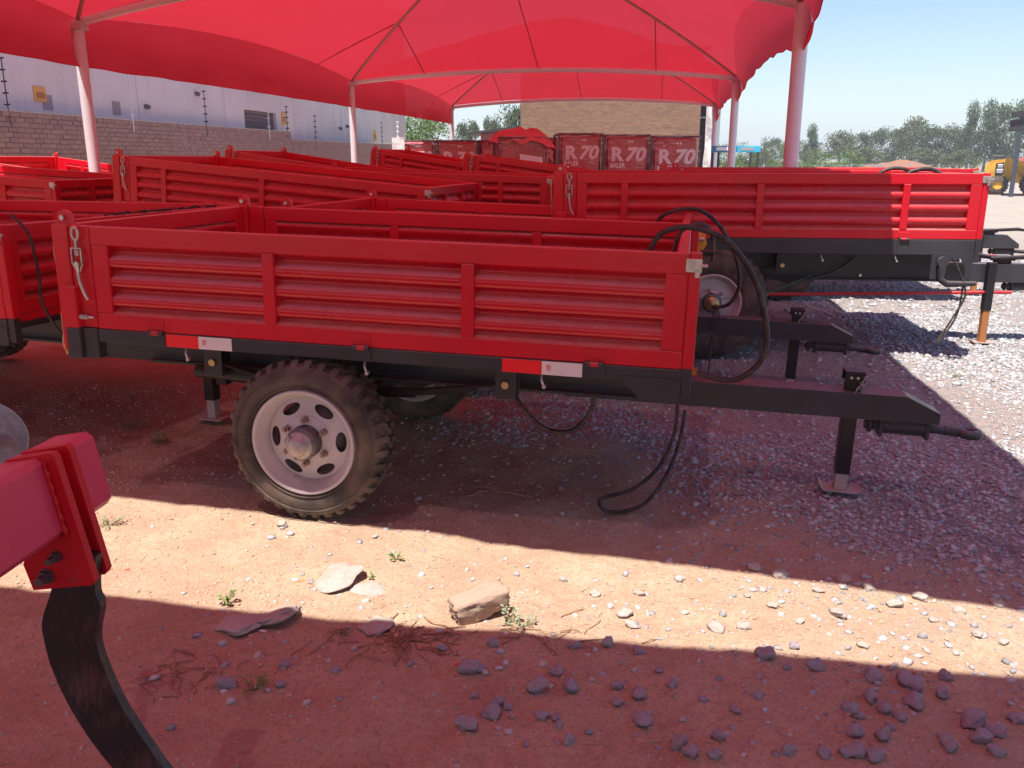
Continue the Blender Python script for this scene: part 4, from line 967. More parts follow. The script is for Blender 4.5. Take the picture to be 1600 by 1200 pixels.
# ------------------------------------------------------------------ wrapped machines
def wrapped_red():
    t = NT('red_machine_in_film'); n1 = t.noise(5, 5, .6); n2 = t.noise(1, 4, vec=t.mapping((1.2, 1.2, 16))); n3 = t.noise(18, 4)
    c = t.mix(t.ramp(n1, .3, .7), (0.42, 0.022, 0.035), (0.52, 0.06, 0.07)); c = t.mix(t.math('MULTIPLY', t.ramp(n2, .64, .74), .55), c, (.72, .56, .58))  # pale streaks put the glare of the film into the red
    t.col(c).set(rough=.35, coat=.6, coatr=.12); t.bump(t.math('ADD', n1, t.math('MULTIPLY', n3, .4)), .7, .05); return t.m
M['wrapred'] = wrapped_red()
def film():
    t = NT('stretch_film'); t.n.remove(t.b); gl = t.n.new('ShaderNodeBsdfGlossy'); tp = t.n.new('ShaderNodeBsdfTransparent'); df = t.n.new('ShaderNodeBsdfDiffuse'); gl.inputs['Roughness'].default_value = .18; gl.inputs[0].default_value = (.8, .75, .75, 1)
    df.inputs[0].default_value = (.75, .66, .68, 1); tp.inputs[0].default_value = (.93, .90, .91, 1)
    m1 = t.n.new('ShaderNodeMixShader'); m2 = t.n.new('ShaderNodeMixShader'); m1.inputs[0].default_value = .35; t.l.new(df.outputs[0], m1.inputs[1]); t.l.new(gl.outputs[0], m1.inputs[2])
    n2 = t.noise(1, 5, vec=t.mapping((1.3, 1.3, 11)), dist=1.5); n1 = t.noise(4, 5)
    t.l.new(t.math('ADD', t.math('MULTIPLY', t.ramp(n2, .52, .68), .55), t.math('MULTIPLY', t.ramp(n1, .5, .8), .15)), m2.inputs[0]); t.l.new(tp.outputs[0], m2.inputs[1]); t.l.new(m1.outputs[0], m2.inputs[2]); t.l.new(m2.outputs[0], t.out.inputs[0])  # streaked whitish share paints glare onto the film
    bp = t.n.new('ShaderNodeBump'); bp.inputs['Strength'].default_value = .9; bp.inputs['Distance'].default_value = .05; t.l.new(n2, bp.inputs['Height']); t.l.new(bp.outputs[0], gl.inputs['Normal']); return t.m
M['film'] = film()
M['crate'] = NT('purple_brown_frame').col((0.12, 0.055, 0.065)).set(rough=.6).m
M['letter'] = NT('white_lettering').col((0.85, 0.78, 0.78)).set(rough=.5).m
def text(parent, body, x, y, z, size, sx=1.0, shear=0.0, off=0.0, mat='letter', depth=.004):
    cu = bpy.data.curves.new('t', 'FONT'); cu.body = body; cu.size = size; cu.shear = shear; cu.offset = off; cu.extrude = depth; cu.align_x = 'LEFT'
    ob = bpy.data.objects.new('t', cu); COL.objects.link(ob); dg = bpy.context.evaluated_depsgraph_get(); me = bpy.data.meshes.new_from_object(ob.evaluated_get(dg)); bpy.data.objects.remove(ob)
    me.name = 'lettering'; me.materials.clear(); me.materials.append(M[mat]); o = bpy.data.objects.new('lettering', me); COL.objects.link(o); o.parent = parent
    o.matrix_local = Matrix.Translation((x, y, z)) @ Matrix.Rotation(PI / 2, 4, 'X') @ Matrix.Diagonal((sx, 1, 1, 1)); return o
def machine(px0, px1, pyt, D, label, yaw=0.0, txt=True, depth=1.6, cut=0):
    a = at(px0, pyt, D=D); b = at(px1, pyt, D=D); w = b.x - a.x; h = a.z
    o = empty('wrapped_machine', ((a.x + b.x) / 2, D, 0), yaw); tag(o, label, 'baler', 'red machines wrapped in film')
    z0 = .12
    m = MB(); N = 14; prf = []
    # body: side panel with rounded top and dark wheel arch below
    body = MB(); body.box(-w / 2 + .05, w / 2 - .05, .05, depth - .05, z0 + .75, h - .07, .06); body.build('body', M['wrapred'], o)
    lo = MB(); lo.box(-w / 2 + .1, w / 2 - .1, .12, depth - .1, z0, z0 + .749, .02); lo.build('undercarriage', M['void'], o)
    MB().box(-w / 2 + .12, w * .12, .02, .1, z0 + .55, z0 + .95, .10).build('lower_guard', M['void'], o)
    fr = MB(); e = .06
    for sx in (-1, 1):
        for yy in (0, depth): fr.box(sx * w / 2 - e / 2, sx * w / 2 + e / 2, yy - e / 2, yy + e / 2, 0, h, .008)
    for yy in (0, depth): fr.box(-w / 2 + e / 2, w / 2 - e / 2, yy - e / 2, yy + e / 2, h - e, h, .008); fr.box(-w / 2 + e / 2, w / 2 - e / 2, yy - e / 2, yy + e / 2, .02, .10, .008)
    for sx in (-1, 1): fr.box(sx * w / 2 - e / 2 + .001, sx * w / 2 + e / 2 - .001, e / 2, depth - e / 2, h - e, h - .001, .006)
    fr.build('crate_frame', M['crate'], o)
    fl = MB(); vs = []; nx_, nz_ = 10, 12
    for j in range(nz_ + 1):
        for i in range(nx_ + 1):
            x = -w / 2 - .03 + (w + .06) * i / nx_; z = .3 + (h + .02 - .3) * j / nz_
            vs.append((x + .01 * noise.noise(Vector((x, z * 2, D + px0))), -.045 + .03 * noise.noise(Vector((x * 2.5, z * 3.5, px0))), z))
    fl.add(vs, [(j * (nx_ + 1) + i, j * (nx_ + 1) + i + 1, (j + 1) * (nx_ + 1) + i + 1, (j + 1) * (nx_ + 1) + i) for j in range(nz_) for i in range(nx_)], True)
    ov = []
    for j in range(7):
        for i in range(nx_ + 1):
            x = -w / 2 - .03 + (w + .06) * i / nx_; ov.append((x, -.04 + (depth + .08) * j / 6, h + .015 + .035 * abs(noise.noise(Vector((x * 3, j * 1.1, px0))))))
    fl.add(ov, [(j * (nx_ + 1) + i, j * (nx_ + 1) + i + 1, (j + 1) * (nx_ + 1) + i + 1, (j + 1) * (nx_ + 1) + i) for j in range(6) for i in range(nx_)], True)
    fl.build('stretch_film', M['film'], o)
    if txt:
        k = w / 1.55
        text(o, 'R', -w * .36, .046, h - .82 * k - .05, .62 * k, 1.08, 0, .024); text(o, '70', -w * .36 + .48 * k, .046, h - .82 * k - .05, .62 * k, 1.10, .24, .022)
        text(o, 'BALER', -w * .38, .046, h - 1.06 * k - .05, .22 * k, .85, 0, .006)
        for q in (0, 1): MB().box(.02 + .11 * q * k, .09 * k + .11 * q * k, .040, .049, h - .27 * k, h - .20 * k).build('small_mark', M['letter'], o)
    return o
machine(683, 745, 219, 30.5, 'wrapped red baler lettered R70 BALER, second from the left of the row', 0, True)
mw = machine(618, 679, 219, 30.8, 'wrapped red baler lettered R70 at the left end, half covered in white film', 0, True)
MB().box(-.80, -.36, -.075, -.068, .4, 2.42, .002).build('white_film', M['tarp'], mw)
machine(748, 800, 219, 31.0, 'wrapped red baler partly hidden behind the tarp covered machine', 0, True)
mc = machine(780, 854, 214, 27.5, 'plastic covered machine with a torn red tarp heaped on top', .12, False)
machine(842, 906, 215, 31.2, 'wrapped red baler showing only the number between the tarp heap and its neighbour', 0, True)
machine(874, 942, 208, 28.0, 'tallest wrapped red baler lettered R70 BALER, third from the right end', .05, True)
machine(946, 1016, 210, 28.0, 'wrapped red baler lettered R70 BALER, middle of the right hand three', 0, True)
machine(1020, 1094, 212, 28.0, 'wrapped red baler lettered R70 BALER at the right end of the row', 0, True)
# red tarp heap on the covered machine
tp = MB(); vs = []; nn = 16; hc = at(815, 208, D=28.3)
for j in range(nn + 1):
    for i in range(nn + 1):
        u, v = i / nn * 2 - 1, j / nn * 2 - 1; x = hc.x + u * 1.05; y = hc.y + v * .9
        z = hc.z - .30 + .42 * max(0, 1 - u * u) ** .6 * max(0, 1 - v * v) ** .5 + .16 * noise.noise(Vector((u * 3.5, v * 3.5, 2))) - .35 * max(0, u - .55)
        vs.append((x, y, z))
tp.add(vs, [(j * (nn + 1) + i, j * (nn + 1) + i + 1, (j + 1) * (nn + 1) + i + 1, (j + 1) * (nn + 1) + i) for j in range(nn) for i in range(nn)], True)
t = NT('faded_red_tarp'); t.col(t.mix(t.noise(4, 4), (.50, .07, .07), (.60, .22, .21))).set(rough=.6); t.bump(t.noise(5, 5), .8, .08); M['redtarp'] = t.m
tag(tp.build('red_tarp', M['redtarp']), 'crumpled faded red tarp heaped on top of the covered machine', 'tarpaulin')
MB().prism([(-.1, 1.35), (.62, 1.2), (.62, 1.75), (-.1, 1.85)], -.052, -.046).build('white_sack', M['tarp'], mc)

# ------------------------------------------------------------------ blue gantry, buildings and machines at right distance
t = NT('blue_paint'); t.col((.03, .22, .42)).set(rough=.4); M['blue'] = t.m
t = NT('light_blue_paint'); t.col((.05, .45, .68)).set(rough=.4); M['lblue'] = t.m
D = 30.0; g0, g1, g2 = at(1112, 228, D=D), at(1152, 228, D=D), at(1188, 228, D=D); zb_ = at(1112, 238, D=D).z
gt = empty('blue_frame', ((g0.x + g2.x) / 2, D, 0)); ox = (g0.x + g2.x) / 2; tag(gt, 'blue topped steel frame standing behind the canopy posts', 'frame')
MB().box(g0.x - ox, g1.x - ox, -.06, .06, zb_, g0.z, .01).build('top_panel', M['blue'], gt); MB().box(g1.x - ox + .001, g2.x - ox, -.06, .06, zb_, g0.z, .01).build('top_panel', M['lblue'], gt)
MB().box(.15 + g0.x - ox, .62 + g0.x - ox, -.07, -.061, zb_ + .06, g0.z - .04).build('white_plate', M['white'], gt)
MB().box(.12 + g1.x - ox, .55 + g1.x - ox, -.07, -.061, zb_ + .06, g0.z - .04).build('grey_plate', M['louv'], gt)
for x in (g0.x - ox + .05, g0.x - ox + .25, g2.x - ox - .30, g2.x - ox - .05): MB().box(x - .03, x + .03, -.05, .05, 0, zb_ - .001, .004).build('leg', M['dark'], gt)

# yellow loader (rear half seen beside the shed post)
t = NT('machine_yellow'); n1 = t.noise(2, 4); t.col(t.mix(t.ramp(n1, .4, .7), (.72, .36, .035), (.50, .25, .04))).set(rough=.45); M['myel'] = t.m
D = 42.0; P0 = at(1558, 303, z=0.02)
ld = empty('loader', (P0.x, P0.y, 0)); tag(ld, 'yellow wheel loader parked beside the dark shed post at the right edge', 'loader'); s_ = P0.y / 1327 / .99
ld.rotation_euler = (0, 0, -.51)
def LX(px): return (px - 1558) * s_ * .875
def LZ(py): return (303 - py) * s_
hd_ = MB(); hd_.prism([(LX(1535), LZ(288)), (LX(1535), LZ(262)), (LX(1540), LZ(254)), (LX(1572), LZ(250)), (LX(1580), LZ(262)), (LX(1572), LZ(284)), (LX(1562), LZ(288))], 0, 1.5); hd_.build('engine_hood', M['myel'], ld)
MB().prism([(LX(1550), LZ(275)), (LX(1550), LZ(258)), (LX(1562), LZ(256)), (LX(1564), LZ(272)), (LX(1560), LZ(276))], -.02, -.003).build('dark_opening_plate', M['void'], ld)  # flat dark plate, the inner shade of the opening is its colour
en = MB(); en.box(LX(1553), LX(1561), -.06, -.021, LZ(264), LZ(259), .02); en.box(LX(1552), LX(1562), -.05, -.021, LZ(272), LZ(266), .02); en.build('engine', M['galv'], ld)
MB().box(LX(1542), LX(1562), .3, 1.2, LZ(249.5), LZ(246), .04).build('exhaust_stack', M['dark'], ld)
MB().prism([(LX(1566), LZ(284)), (LX(1573), LZ(252)), (LX(1640), LZ(258)), (LX(1640), LZ(282)), (LX(1600), LZ(286))], .1, 1.4).build('body', M['myel'], ld)
MB().prism([(LX(1564), LZ(260)), (LX(1570), LZ(258)), (LX(1598), LZ(286)), (LX(1594), LZ(290))], -.15, -.02).build('boom', M['myel'], ld)
MB().prism([(LX(1578), LZ(278)), (LX(1640), LZ(272)), (LX(1640), LZ(280)), (LX(1582), LZ(286))], -.25, -.16).build('bucket_arm', M['myel'], ld)
for (px, r_, yy) in ((1557, 13.5, -.35), (1608, 16, -.35), (1545, 13, 1.3), (1608, 16, 1.35)):
    w_ = MB(); rr = r_ * s_; Mq = Matrix.Translation((LX(px), yy, rr)); w_.lathe([(rr * .5, 0), (rr * .9, 0), (rr, .06), (rr, .36), (rr * .9, .42), (rr * .5, .42)], 28, M=Mq)
    for k in range(20):
        A = Mq @ Matrix.Rotation(2 * PI * k / 20, 4, 'Y'); w_.box(-.035, .035, .02, .40, rr - .01, rr + .04, 0, A)
    wo_ = w_.build('wheel', M['tyre'], ld); rm_ = MB(); rm_.lathe([(0, .08), (rr * .35, .08), (rr * .5, .02), (rr * .5, .40)], 24, M=Mq); rm_.build('rim', M['myel'], wo_)
MB().box(LX(1536), LX(1544), .2, 1.3, .35, LZ(289), .05).build('counterweight', M['dark'], ld)
# dark post with bracket and roof edge
pp = at(1579, 307, z=0)
po_ = empty('shed_frame', (pp.x, pp.y, 0)); tag(po_, 'dark steel post carrying the corner of a shed roof at the right edge', 'shed frame'); po_.rotation_euler = (0, 0, -.51)
MB().box(-.10, .10, -.10, .10, 0, 3.62, .01).build('post', NT('navy_grey_steel').col((.045, .055, .075)).set(rough=.5).m, po_)
MB().box(-.45, .101, -.11, .11, 2.95, 3.45, .02).build('bracket_box', M['void'], po_)
MB().prism([(-.45, 3.64), (2.6, 4.05), (2.6, 4.20), (-.45, 3.78)], -.3, 3).build('roof_edge', M['void'], po_)
MB().box(.10, 3.0, -.05, .05, 1.62, 1.78).build('side_rail', NT('faded_red_rail').col((.5, .15, .15)).m, po_)

# distant buildings, mounds, fence
def lump(name, x, y, rx, ry, h, mat, seed, n=26, **k):
    vs = []; m = MB()
    for j in range(n + 1):
        for i in range(n + 1):
            u, v = i / n * 2 - 1, j / n * 2 - 1; r = math.hypot(u, v); z = h * max(0, 1 - r * r) ** 1.1 * (1 + .45 * noise.noise(Vector((u * 2.5, v * 2.5, seed)))) + .08 * h * noise.noise(Vector((u * 9, v * 9, seed))) - .05
            vs.append((x + u * rx, y + v * ry, z))
    m.add(vs, [(j * (n + 1) + i, j * (n + 1) + i + 1, (j + 1) * (n + 1) + i + 1, (j + 1) * (n + 1) + i) for j in range(n) for i in range(n)], True)
    return m.build(name, mat)
t = NT('red_earth'); t.col(t.mix(t.noise(.8, 5), (.30, .13, .07), (.24, .11, .06))).set(rough=.95); M['earth'] = t.m
c0 = at(1405, 252, D=115); tag(lump('earth_mound', c0.x, 115, 7.0, 5, 1.45, M['earth'], 3), 'long heap of red earth before the trees on the right', 'earth mound')
c0 = at(1362, 255, D=105); tag(lump('earth_mound', c0.x, 105, 4.5, 3, .9, M['earth'], 9), 'low red earth heap left of the long one', 'earth mound')
for (px, D, w_, h_, c_, s) in ((1205, 150, 7, 1.75, (.75, .72, .70), 'low white roofed building seen between the canopy posts'), (1345, 112, 5.5, 1.1, (.35, .25, .25), 'low rusty shed left of the red earth heap')):
    P = at(px, 250, D=D); o = MB().box(-w_ / 2, w_ / 2, 0, 5, 0, h_ * .7).build('low_building', NT('building_wall').col((.45, .38, .33)).m); o.location = (P.x, D, 0)
    MB().prism([(-w_ / 2 - .3, h_ * .7), (w_ / 2 + .3, h_ * .7), (w_ / 2 - .5, h_), (-w_ / 2 + .5, h_)], -.4, 5.4).build('roof', NT('roof_sheet').col(c_).m, o); tag(o, s, 'building')
fe = empty('wire_fence', (0, 78, 0)); tag(fe, 'thin wire fence with slim posts along the far side of the yard', 'fence')
for k in range(30): MB().box(12 + k * 2.6 - .04, 12 + k * 2.6 + .04, -.04, .04, 0, 1.35).build('fence_post', M['louv'], fe)
for z in (.4, .8, 1.2): MB().cyl((12, -.05, z), (88, -.05, z), .012, 4).build('wire', M['louv'], fe)

# ------------------------------------------------------------------ trees
def leafmat(name, a, b, c):
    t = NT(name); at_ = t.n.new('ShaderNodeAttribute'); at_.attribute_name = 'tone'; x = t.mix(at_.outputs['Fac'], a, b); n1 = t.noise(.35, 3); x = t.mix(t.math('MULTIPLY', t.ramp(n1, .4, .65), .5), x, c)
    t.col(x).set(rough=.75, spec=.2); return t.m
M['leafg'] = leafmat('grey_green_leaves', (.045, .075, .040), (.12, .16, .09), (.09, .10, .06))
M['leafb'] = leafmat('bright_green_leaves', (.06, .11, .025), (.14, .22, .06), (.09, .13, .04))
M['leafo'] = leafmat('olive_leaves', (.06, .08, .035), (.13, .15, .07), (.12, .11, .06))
M['bark'] = NT('bark').col((.14, .11, .09)).set(rough=.9).m
def leaf_mesh(name, mat, H, W, n, ls, seed, clumps=26, base=.25, shape='round'):
    rg = np.random.default_rng(seed); C = []
    while len(C) < clumps:
        p = rg.uniform(-1, 1, 3)
        if np.linalg.norm(p) > 1: continue
        z = base + (1 - base) * (p[2] * .5 + .5); wd = 1.0 if shape == 'round' else (1.15 - z) * 1.1
        C.append((p[0] * W * .42 * wd, p[1] * W * .42 * wd, z * H * .95, rg.uniform(.10, .22) * W))
    C = np.array(C); ci = rg.integers(0, len(C), n); d = rg.normal(size=(n, 3)); d /= np.linalg.norm(d, axis=1)[:, None]; r = rg.random(n) ** .45
    ctr = C[ci, :3] + d * (r * C[ci, 3])[:, None] * np.array([1.15, 1.15, .8])
    a = rg.normal(size=(n, 3)); a /= np.linalg.norm(a, axis=1)[:, None]; b = np.cross(a, rg.normal(size=(n, 3))); b /= np.linalg.norm(b, axis=1)[:, None]
    s = ls * rg.uniform(.6, 1.3, n)[:, None]; V = np.stack([ctr - a * s - b * s * .5, ctr + a * s - b * s * .4, ctr + a * s * .7 + b * s * .6, ctr - a * s * .8 + b * s * .5], 1).reshape(-1, 3)
    me = bpy.data.meshes.new(name); me.vertices.add(4 * n); me.vertices.foreach_set('co', V.ravel()); me.loops.add(4 * n); me.loops.foreach_set('vertex_index', np.arange(4 * n, dtype=np.int32)); me.polygons.add(n)
    me.polygons.foreach_set('loop_start', np.arange(0, 4 * n, 4, dtype=np.int32)); me.polygons.foreach_set('loop_total', np.full(n, 4, dtype=np.int32)); me.update(calc_edges=True)
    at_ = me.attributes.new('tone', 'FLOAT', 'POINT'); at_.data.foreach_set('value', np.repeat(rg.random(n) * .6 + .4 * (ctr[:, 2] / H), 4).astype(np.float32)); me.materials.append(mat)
    return me, C
_tree = {}
def tree(kind, x, y, H, W, label, cat='tree', grp=None, rz=0):
    if kind not in _tree:
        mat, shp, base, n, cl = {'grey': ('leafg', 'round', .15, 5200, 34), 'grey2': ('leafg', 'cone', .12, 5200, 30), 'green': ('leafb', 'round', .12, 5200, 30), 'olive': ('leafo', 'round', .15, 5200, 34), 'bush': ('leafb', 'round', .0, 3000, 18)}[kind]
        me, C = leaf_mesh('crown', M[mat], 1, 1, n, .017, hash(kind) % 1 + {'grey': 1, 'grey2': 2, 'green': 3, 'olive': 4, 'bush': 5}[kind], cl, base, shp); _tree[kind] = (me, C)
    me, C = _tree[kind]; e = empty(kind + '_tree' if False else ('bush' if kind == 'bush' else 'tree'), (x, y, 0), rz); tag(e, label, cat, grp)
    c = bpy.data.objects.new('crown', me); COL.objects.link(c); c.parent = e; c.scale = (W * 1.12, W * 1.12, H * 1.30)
    m = MB(); m.tube([(0, 0, -.1), (.02 * W, 0, H * .25), (0, .02 * W, H * .55), (.01 * W, 0, H * .85)], [H * .028, H * .022, H * .014, H * .005], 8)
    for q in range(0, len(C), 4):
        p = C[q]; m.tube([(0, 0, H * (.15 + .3 * (q % 5) / 5)), (p[0] * W * .5, p[1] * W * .5, (p[2] * .5 + .2) * H), (p[0] * W, p[1] * W, p[2] * H)], [H * .012, H * .008, H * .003], 5)
    m.build('trunk', M['bark'], e)
def tr(kind, px, pyt, D, wpx, label, **k):
    P = at(px, 250, D=D); z = at(px, pyt, D=D).z; tree(kind, P.x, D, z, wpx * D / 1372, label, rz=R.uniform(0, 6), **k)
G1 = 'trees beyond the far side of the yard'
tr('green', 668, 190, 75, 85, 'bright green round tree right of the warehouse corner')
tr('grey', 728, 202, 85, 48, 'grey green tree just right of the far left canopy post')
tr('grey', 772, 196, 80, 34, 'small grey tree rising over the lean-to shed roof')
tr('grey', 806, 180, 70, 62, 'tall grey tree touching the left edge of the brick building')
tr('grey', 1205, 222, 150, 34, 'distant tree just right of the blue frame', grp=G1)
tr('grey2', 1266, 212, 130, 34, 'pointed tree right of the nearest right hand canopy post', grp=G1)
tr('olive', 1235, 228, 160, 50, 'low distant tree behind the nearest right hand canopy post', grp=G1)
tr('olive', 1312, 220, 135, 56, 'first broad tree of the long right hand row', grp=G1)
tr('grey', 1350, 214, 140, 54, 'second broad tree of the long right hand row', grp=G1)
tr('grey', 1388, 210, 138, 60, 'broad grey tree above the small earth heap', grp=G1)
tr('olive', 1422, 204, 136, 62, 'broad olive tree above the long red earth heap', grp=G1)
tr('grey', 1462, 206, 132, 66, 'dark grey tree right of the long earth heap', grp=G1)
tr('grey', 1490, 208, 134, 50, 'dense tree before the first tall spiky crown', grp=G1)
tr('grey2', 1512, 186, 128, 42, 'first tall spiky crown in the right hand row', grp=G1)
tr('grey2', 1538, 184, 127, 50, 'second tall spiky crown above the yellow loader', grp=G1)
tr('grey', 1572, 174, 124, 76, 'tallest tree of the row, behind the dark shed post', grp=G1)
tr('grey', 1618, 186, 122, 70, 'tree cut by the right edge of the picture', grp=G1)
for k, (px, pyt, D, w_, s) in enumerate(((1135, 238, 70, 46, 'leftmost green bush under the blue frame'), (1165, 236, 72, 44, 'green bush between the blue frame legs'), (1225, 240, 90, 46, 'green bush left of the nearest right hand post'), (1270, 243, 92, 60, 'green bush right of the nearest right hand post'), (1318, 244, 95, 60, 'green bush below the first broad tree'))):
    tr('bush', px, pyt, D, w_, s, cat='bush', grp='green bushes at the edge of the yard')
for k, (px, pyt, D, w_, s) in enumerate(((1350, 240, 118, 60, 'olive scrub left of the low rusty shed'), (1440, 240, 124, 70, 'olive scrub beyond the long earth heap'), (1500, 243, 118, 60, 'olive scrub left of the loader'), (1185, 241, 120, 50, 'olive scrub behind the blue frame'))):
    tr('olive', px, pyt, D, w_, s, cat='bush', grp='scrub below the tree row')
# far hills
t = NT('far_hill_scrub'); t.col(t.mix(t.noise(.01, 5), (.14, .13, .10), (.22, .18, .13))).set(rough=1); M['hill'] = t.m
hv = []; hf = []; nh = 90
for i in range(nh + 1):
    a_ = -.9 + 1.8 * i / nh; r_ = 1900; h_ = 26 + 26 * vnoise(np.array([a_ * 6 + 5.]), np.array([2.]))[0] + 12 * vnoise(np.array([a_ * 20 + 5.]), np.array([7.]))[0]
    for (q, zz) in ((0, -2), (.35, h_ * .6), (.7, h_), (1.3, h_ * .4)): hv.append(((r_ + 500 * q) * math.sin(a_), (r_ + 500 * q) * math.cos(a_), zz))
for i in range(nh):
    for q in range(3): hf.append((i * 4 + q, (i + 1) * 4 + q, (i + 1) * 4 + q + 1, i * 4 + q + 1))
hm = MB(); hm.add(hv, hf, True); tag(hm.build('hills', M['hill']), kind='structure')

# ------------------------------------------------------------------ gravel as stuff, stones, weeds, litter
ico = bmesh.new(); bmesh.ops.create_icosphere(ico, subdivisions=1, radius=1); IV = np.array([v.co[:] for v in ico.verts]); IF = np.array([[v.index for v in f.verts] for f in ico.faces]); ico.free()
def gravel(n_try, xr_, yr_, dens, smin, smax, seed):
    rg = np.random.default_rng(seed); x = rg.uniform(*xr_, n_try); y = rg.uniform(*yr_, n_try); k = rg.random(n_try) < dens(x, y); x, y = x[k], y[k]; n = len(x)
    s = smin + (smax - smin) * rg.random(n) ** 3.0; sc = np.stack([s, s * rg.uniform(.6, 1, n), s * rg.uniform(.35, .7, n)], 1)
    V = IV[None] * (1 + rg.uniform(-.34, .34, (n, len(IV), 1))) * sc[:, None, :]; a = rg.uniform(0, 2 * PI, n); ca, sa = np.cos(a)[:, None], np.sin(a)[:, None]
    tl = rg.normal(0, .3, n)[:, None]; V[:, :, 2] += V[:, :, 0] * tl * .5
    X = V[:, :, 0] * ca - V[:, :, 1] * sa + x[:, None]; Y = V[:, :, 0] * sa + V[:, :, 1] * ca + y[:, None]; Z = V[:, :, 2] + (gh(x, y) + sc[:, 2] * rg.uniform(-.25, .5, n))[:, None]
    tone = np.clip(rg.normal(.5, .25, n), 0, 1); warm = rg.random(n) ** 2
    return np.stack([X, Y, Z], 2), tone, warm
def sstep(v, a, b): t_ = np.clip((v - a) / (b - a), 0, 1); return t_ * t_ * (3 - 2 * t_)
def d1(x, y):
    px = x / y; nz = vnoise(x * 1.7 + 3, y * 1.7); nz2 = vnoise(x * .7 + 13, y * .7 + 4)
    main = sstep(x + (y - 3.9) * .55 + (nz - .5) * 1.6, .75, 1.35)
    under = .9 * sstep(y, 4.2, 4.8) * sstep(x, -.9, -.1) * sstep(nz, .35, .6)
    strip = .12 * sstep(x, .2, 1.6) + .03
    hole = 1 - .88 * sstep(nz2, .56, .70)
    keep = np.where(np.abs(px) > .70, 0, 1)
    return np.clip(np.maximum(np.maximum(main, under) * hole, strip), 0, 1) * keep * sstep(y, 2.0, 2.6)
parts = [gravel(60000, (-1.2, 4.2), (2.2, 6.2), d1, .005, .022, 1), gravel(34000, (-.5, 6.2), (6.2, 9.6), d1, .007, .032, 2), gravel(12000, (1.5, 10), (9.6, 15), d1, .014, .040, 7),
         gravel(9000, (-1.8, 2.2), (1.5, 3.4), lambda x, y: .6 + 0 * x, .002, .006, 8),
         gravel(2600, (-1.4, 2.0), (1.55, 3.2), lambda x, y: .05 + .5 * sstep(x, -.3, 1.2) * sstep(vnoise(x * 2.2 + 8, y * 2.2), .35, .7), .005, .016, 3),
         gravel(1500, (-3.5, 1.5), (2.2, 6), lambda x, y: .3 + 0 * x, .004, .012, 4)]
Va = np.concatenate([p[0] for p in parts]); tone = np.concatenate([p[1] for p in parts]); warm = np.concatenate([p[2] for p in parts]); n = len(Va)
F_ = (IF[None] + (np.arange(n) * len(IV))[:, None, None]).reshape(-1, 3).astype(np.int32)
me = bpy.data.meshes.new('gravel'); me.vertices.add(n * len(IV)); me.vertices.foreach_set('co', Va.reshape(-1)); me.loops.add(F_.size); me.loops.foreach_set('vertex_index', F_.ravel()); me.polygons.add(len(F_))
me.polygons.foreach_set('loop_start', np.arange(0, F_.size, 3, dtype=np.int32)); me.polygons.foreach_set('loop_total', np.full(len(F_), 3, dtype=np.int32)); me.update(calc_edges=True)
for nm, v in (('tone', tone), ('warm', warm)): me.attributes.new(nm, 'FLOAT', 'POINT').data.foreach_set('value', np.repeat(v, len(IV)).astype(np.float32))
me.materials.append(M['gravel']); o = bpy.data.objects.new('gravel', me); COL.objects.link(o); tag(o, 'loose grey crushed stone scattered over the yard', 'gravel', kind='stuff')
print('gravel stones', n)
def pts_mesh(name, parts_, mat):
    Va = np.concatenate([p[0] for p in parts_]); n = len(Va); F_ = (IF[None] + (np.arange(n) * len(IV))[:, None, None]).reshape(-1, 3).astype(np.int32)
    me = bpy.data.meshes.new(name); me.vertices.add(n * len(IV)); me.vertices.foreach_set('co', Va.reshape(-1)); me.loops.add(F_.size); me.loops.foreach_set('vertex_index', F_.ravel()); me.polygons.add(len(F_))
    me.polygons.foreach_set('loop_start', np.arange(0, F_.size, 3, dtype=np.int32)); me.polygons.foreach_set('loop_total', np.full(len(F_), 3, dtype=np.int32)); me.update(calc_edges=True); me.materials.append(mat)
    o = bpy.data.objects.new(name, me); COL.objects.link(o); return o
t = NT('soil_clods'); t.col(t.mix(t.noise(7, 4), (0.44, 0.27, 0.185), (0.58, 0.42, 0.30))).set(rough=.95)
tag(pts_mesh('soil_crumbs', [gravel(16000, (-2.2, 2.4), (1.5, 4.2), lambda x, y: .25 + .75 * sstep(vnoise(x * 2.6 + 30, y * 2.6), .35, .75), .0018, .011, 21), gravel(7000, (-3.6, .6), (4.2, 6.5), lambda x, y: .3 + .7 * sstep(vnoise(x * 2 + 3, y * 2), .4, .8), .003, .018, 22)], t.m), 'crumbs and small clods of red brown soil lying over the yard', 'soil', kind='stuff')
def stone_mesh(seed, mat, sub=3, rough_=.34):
    b = bmesh.new(); bmesh.ops.create_icosphere(b, subdivisions=sub, radius=1)
    for v in b.verts: v.co *= 1 + rough_ * noise.noise(v.co * 1.3 + Vector((seed * 7.1, 0, 0))) * 1.6 + .08 * noise.noise(v.co * 4 + Vector((seed, 3, 0)))
    me = bpy.data.meshes.new('stone'); b.to_mesh(me); b.free(); me.materials.append(mat)
    me.polygons.foreach_set('use_smooth', [True] * len(me.polygons)); return me
SMs = [stone_mesh(k, M['stone']) for k in range(6)]; PMs = [stone_mesh(k + 9, M['palestone']) for k in range(4)]
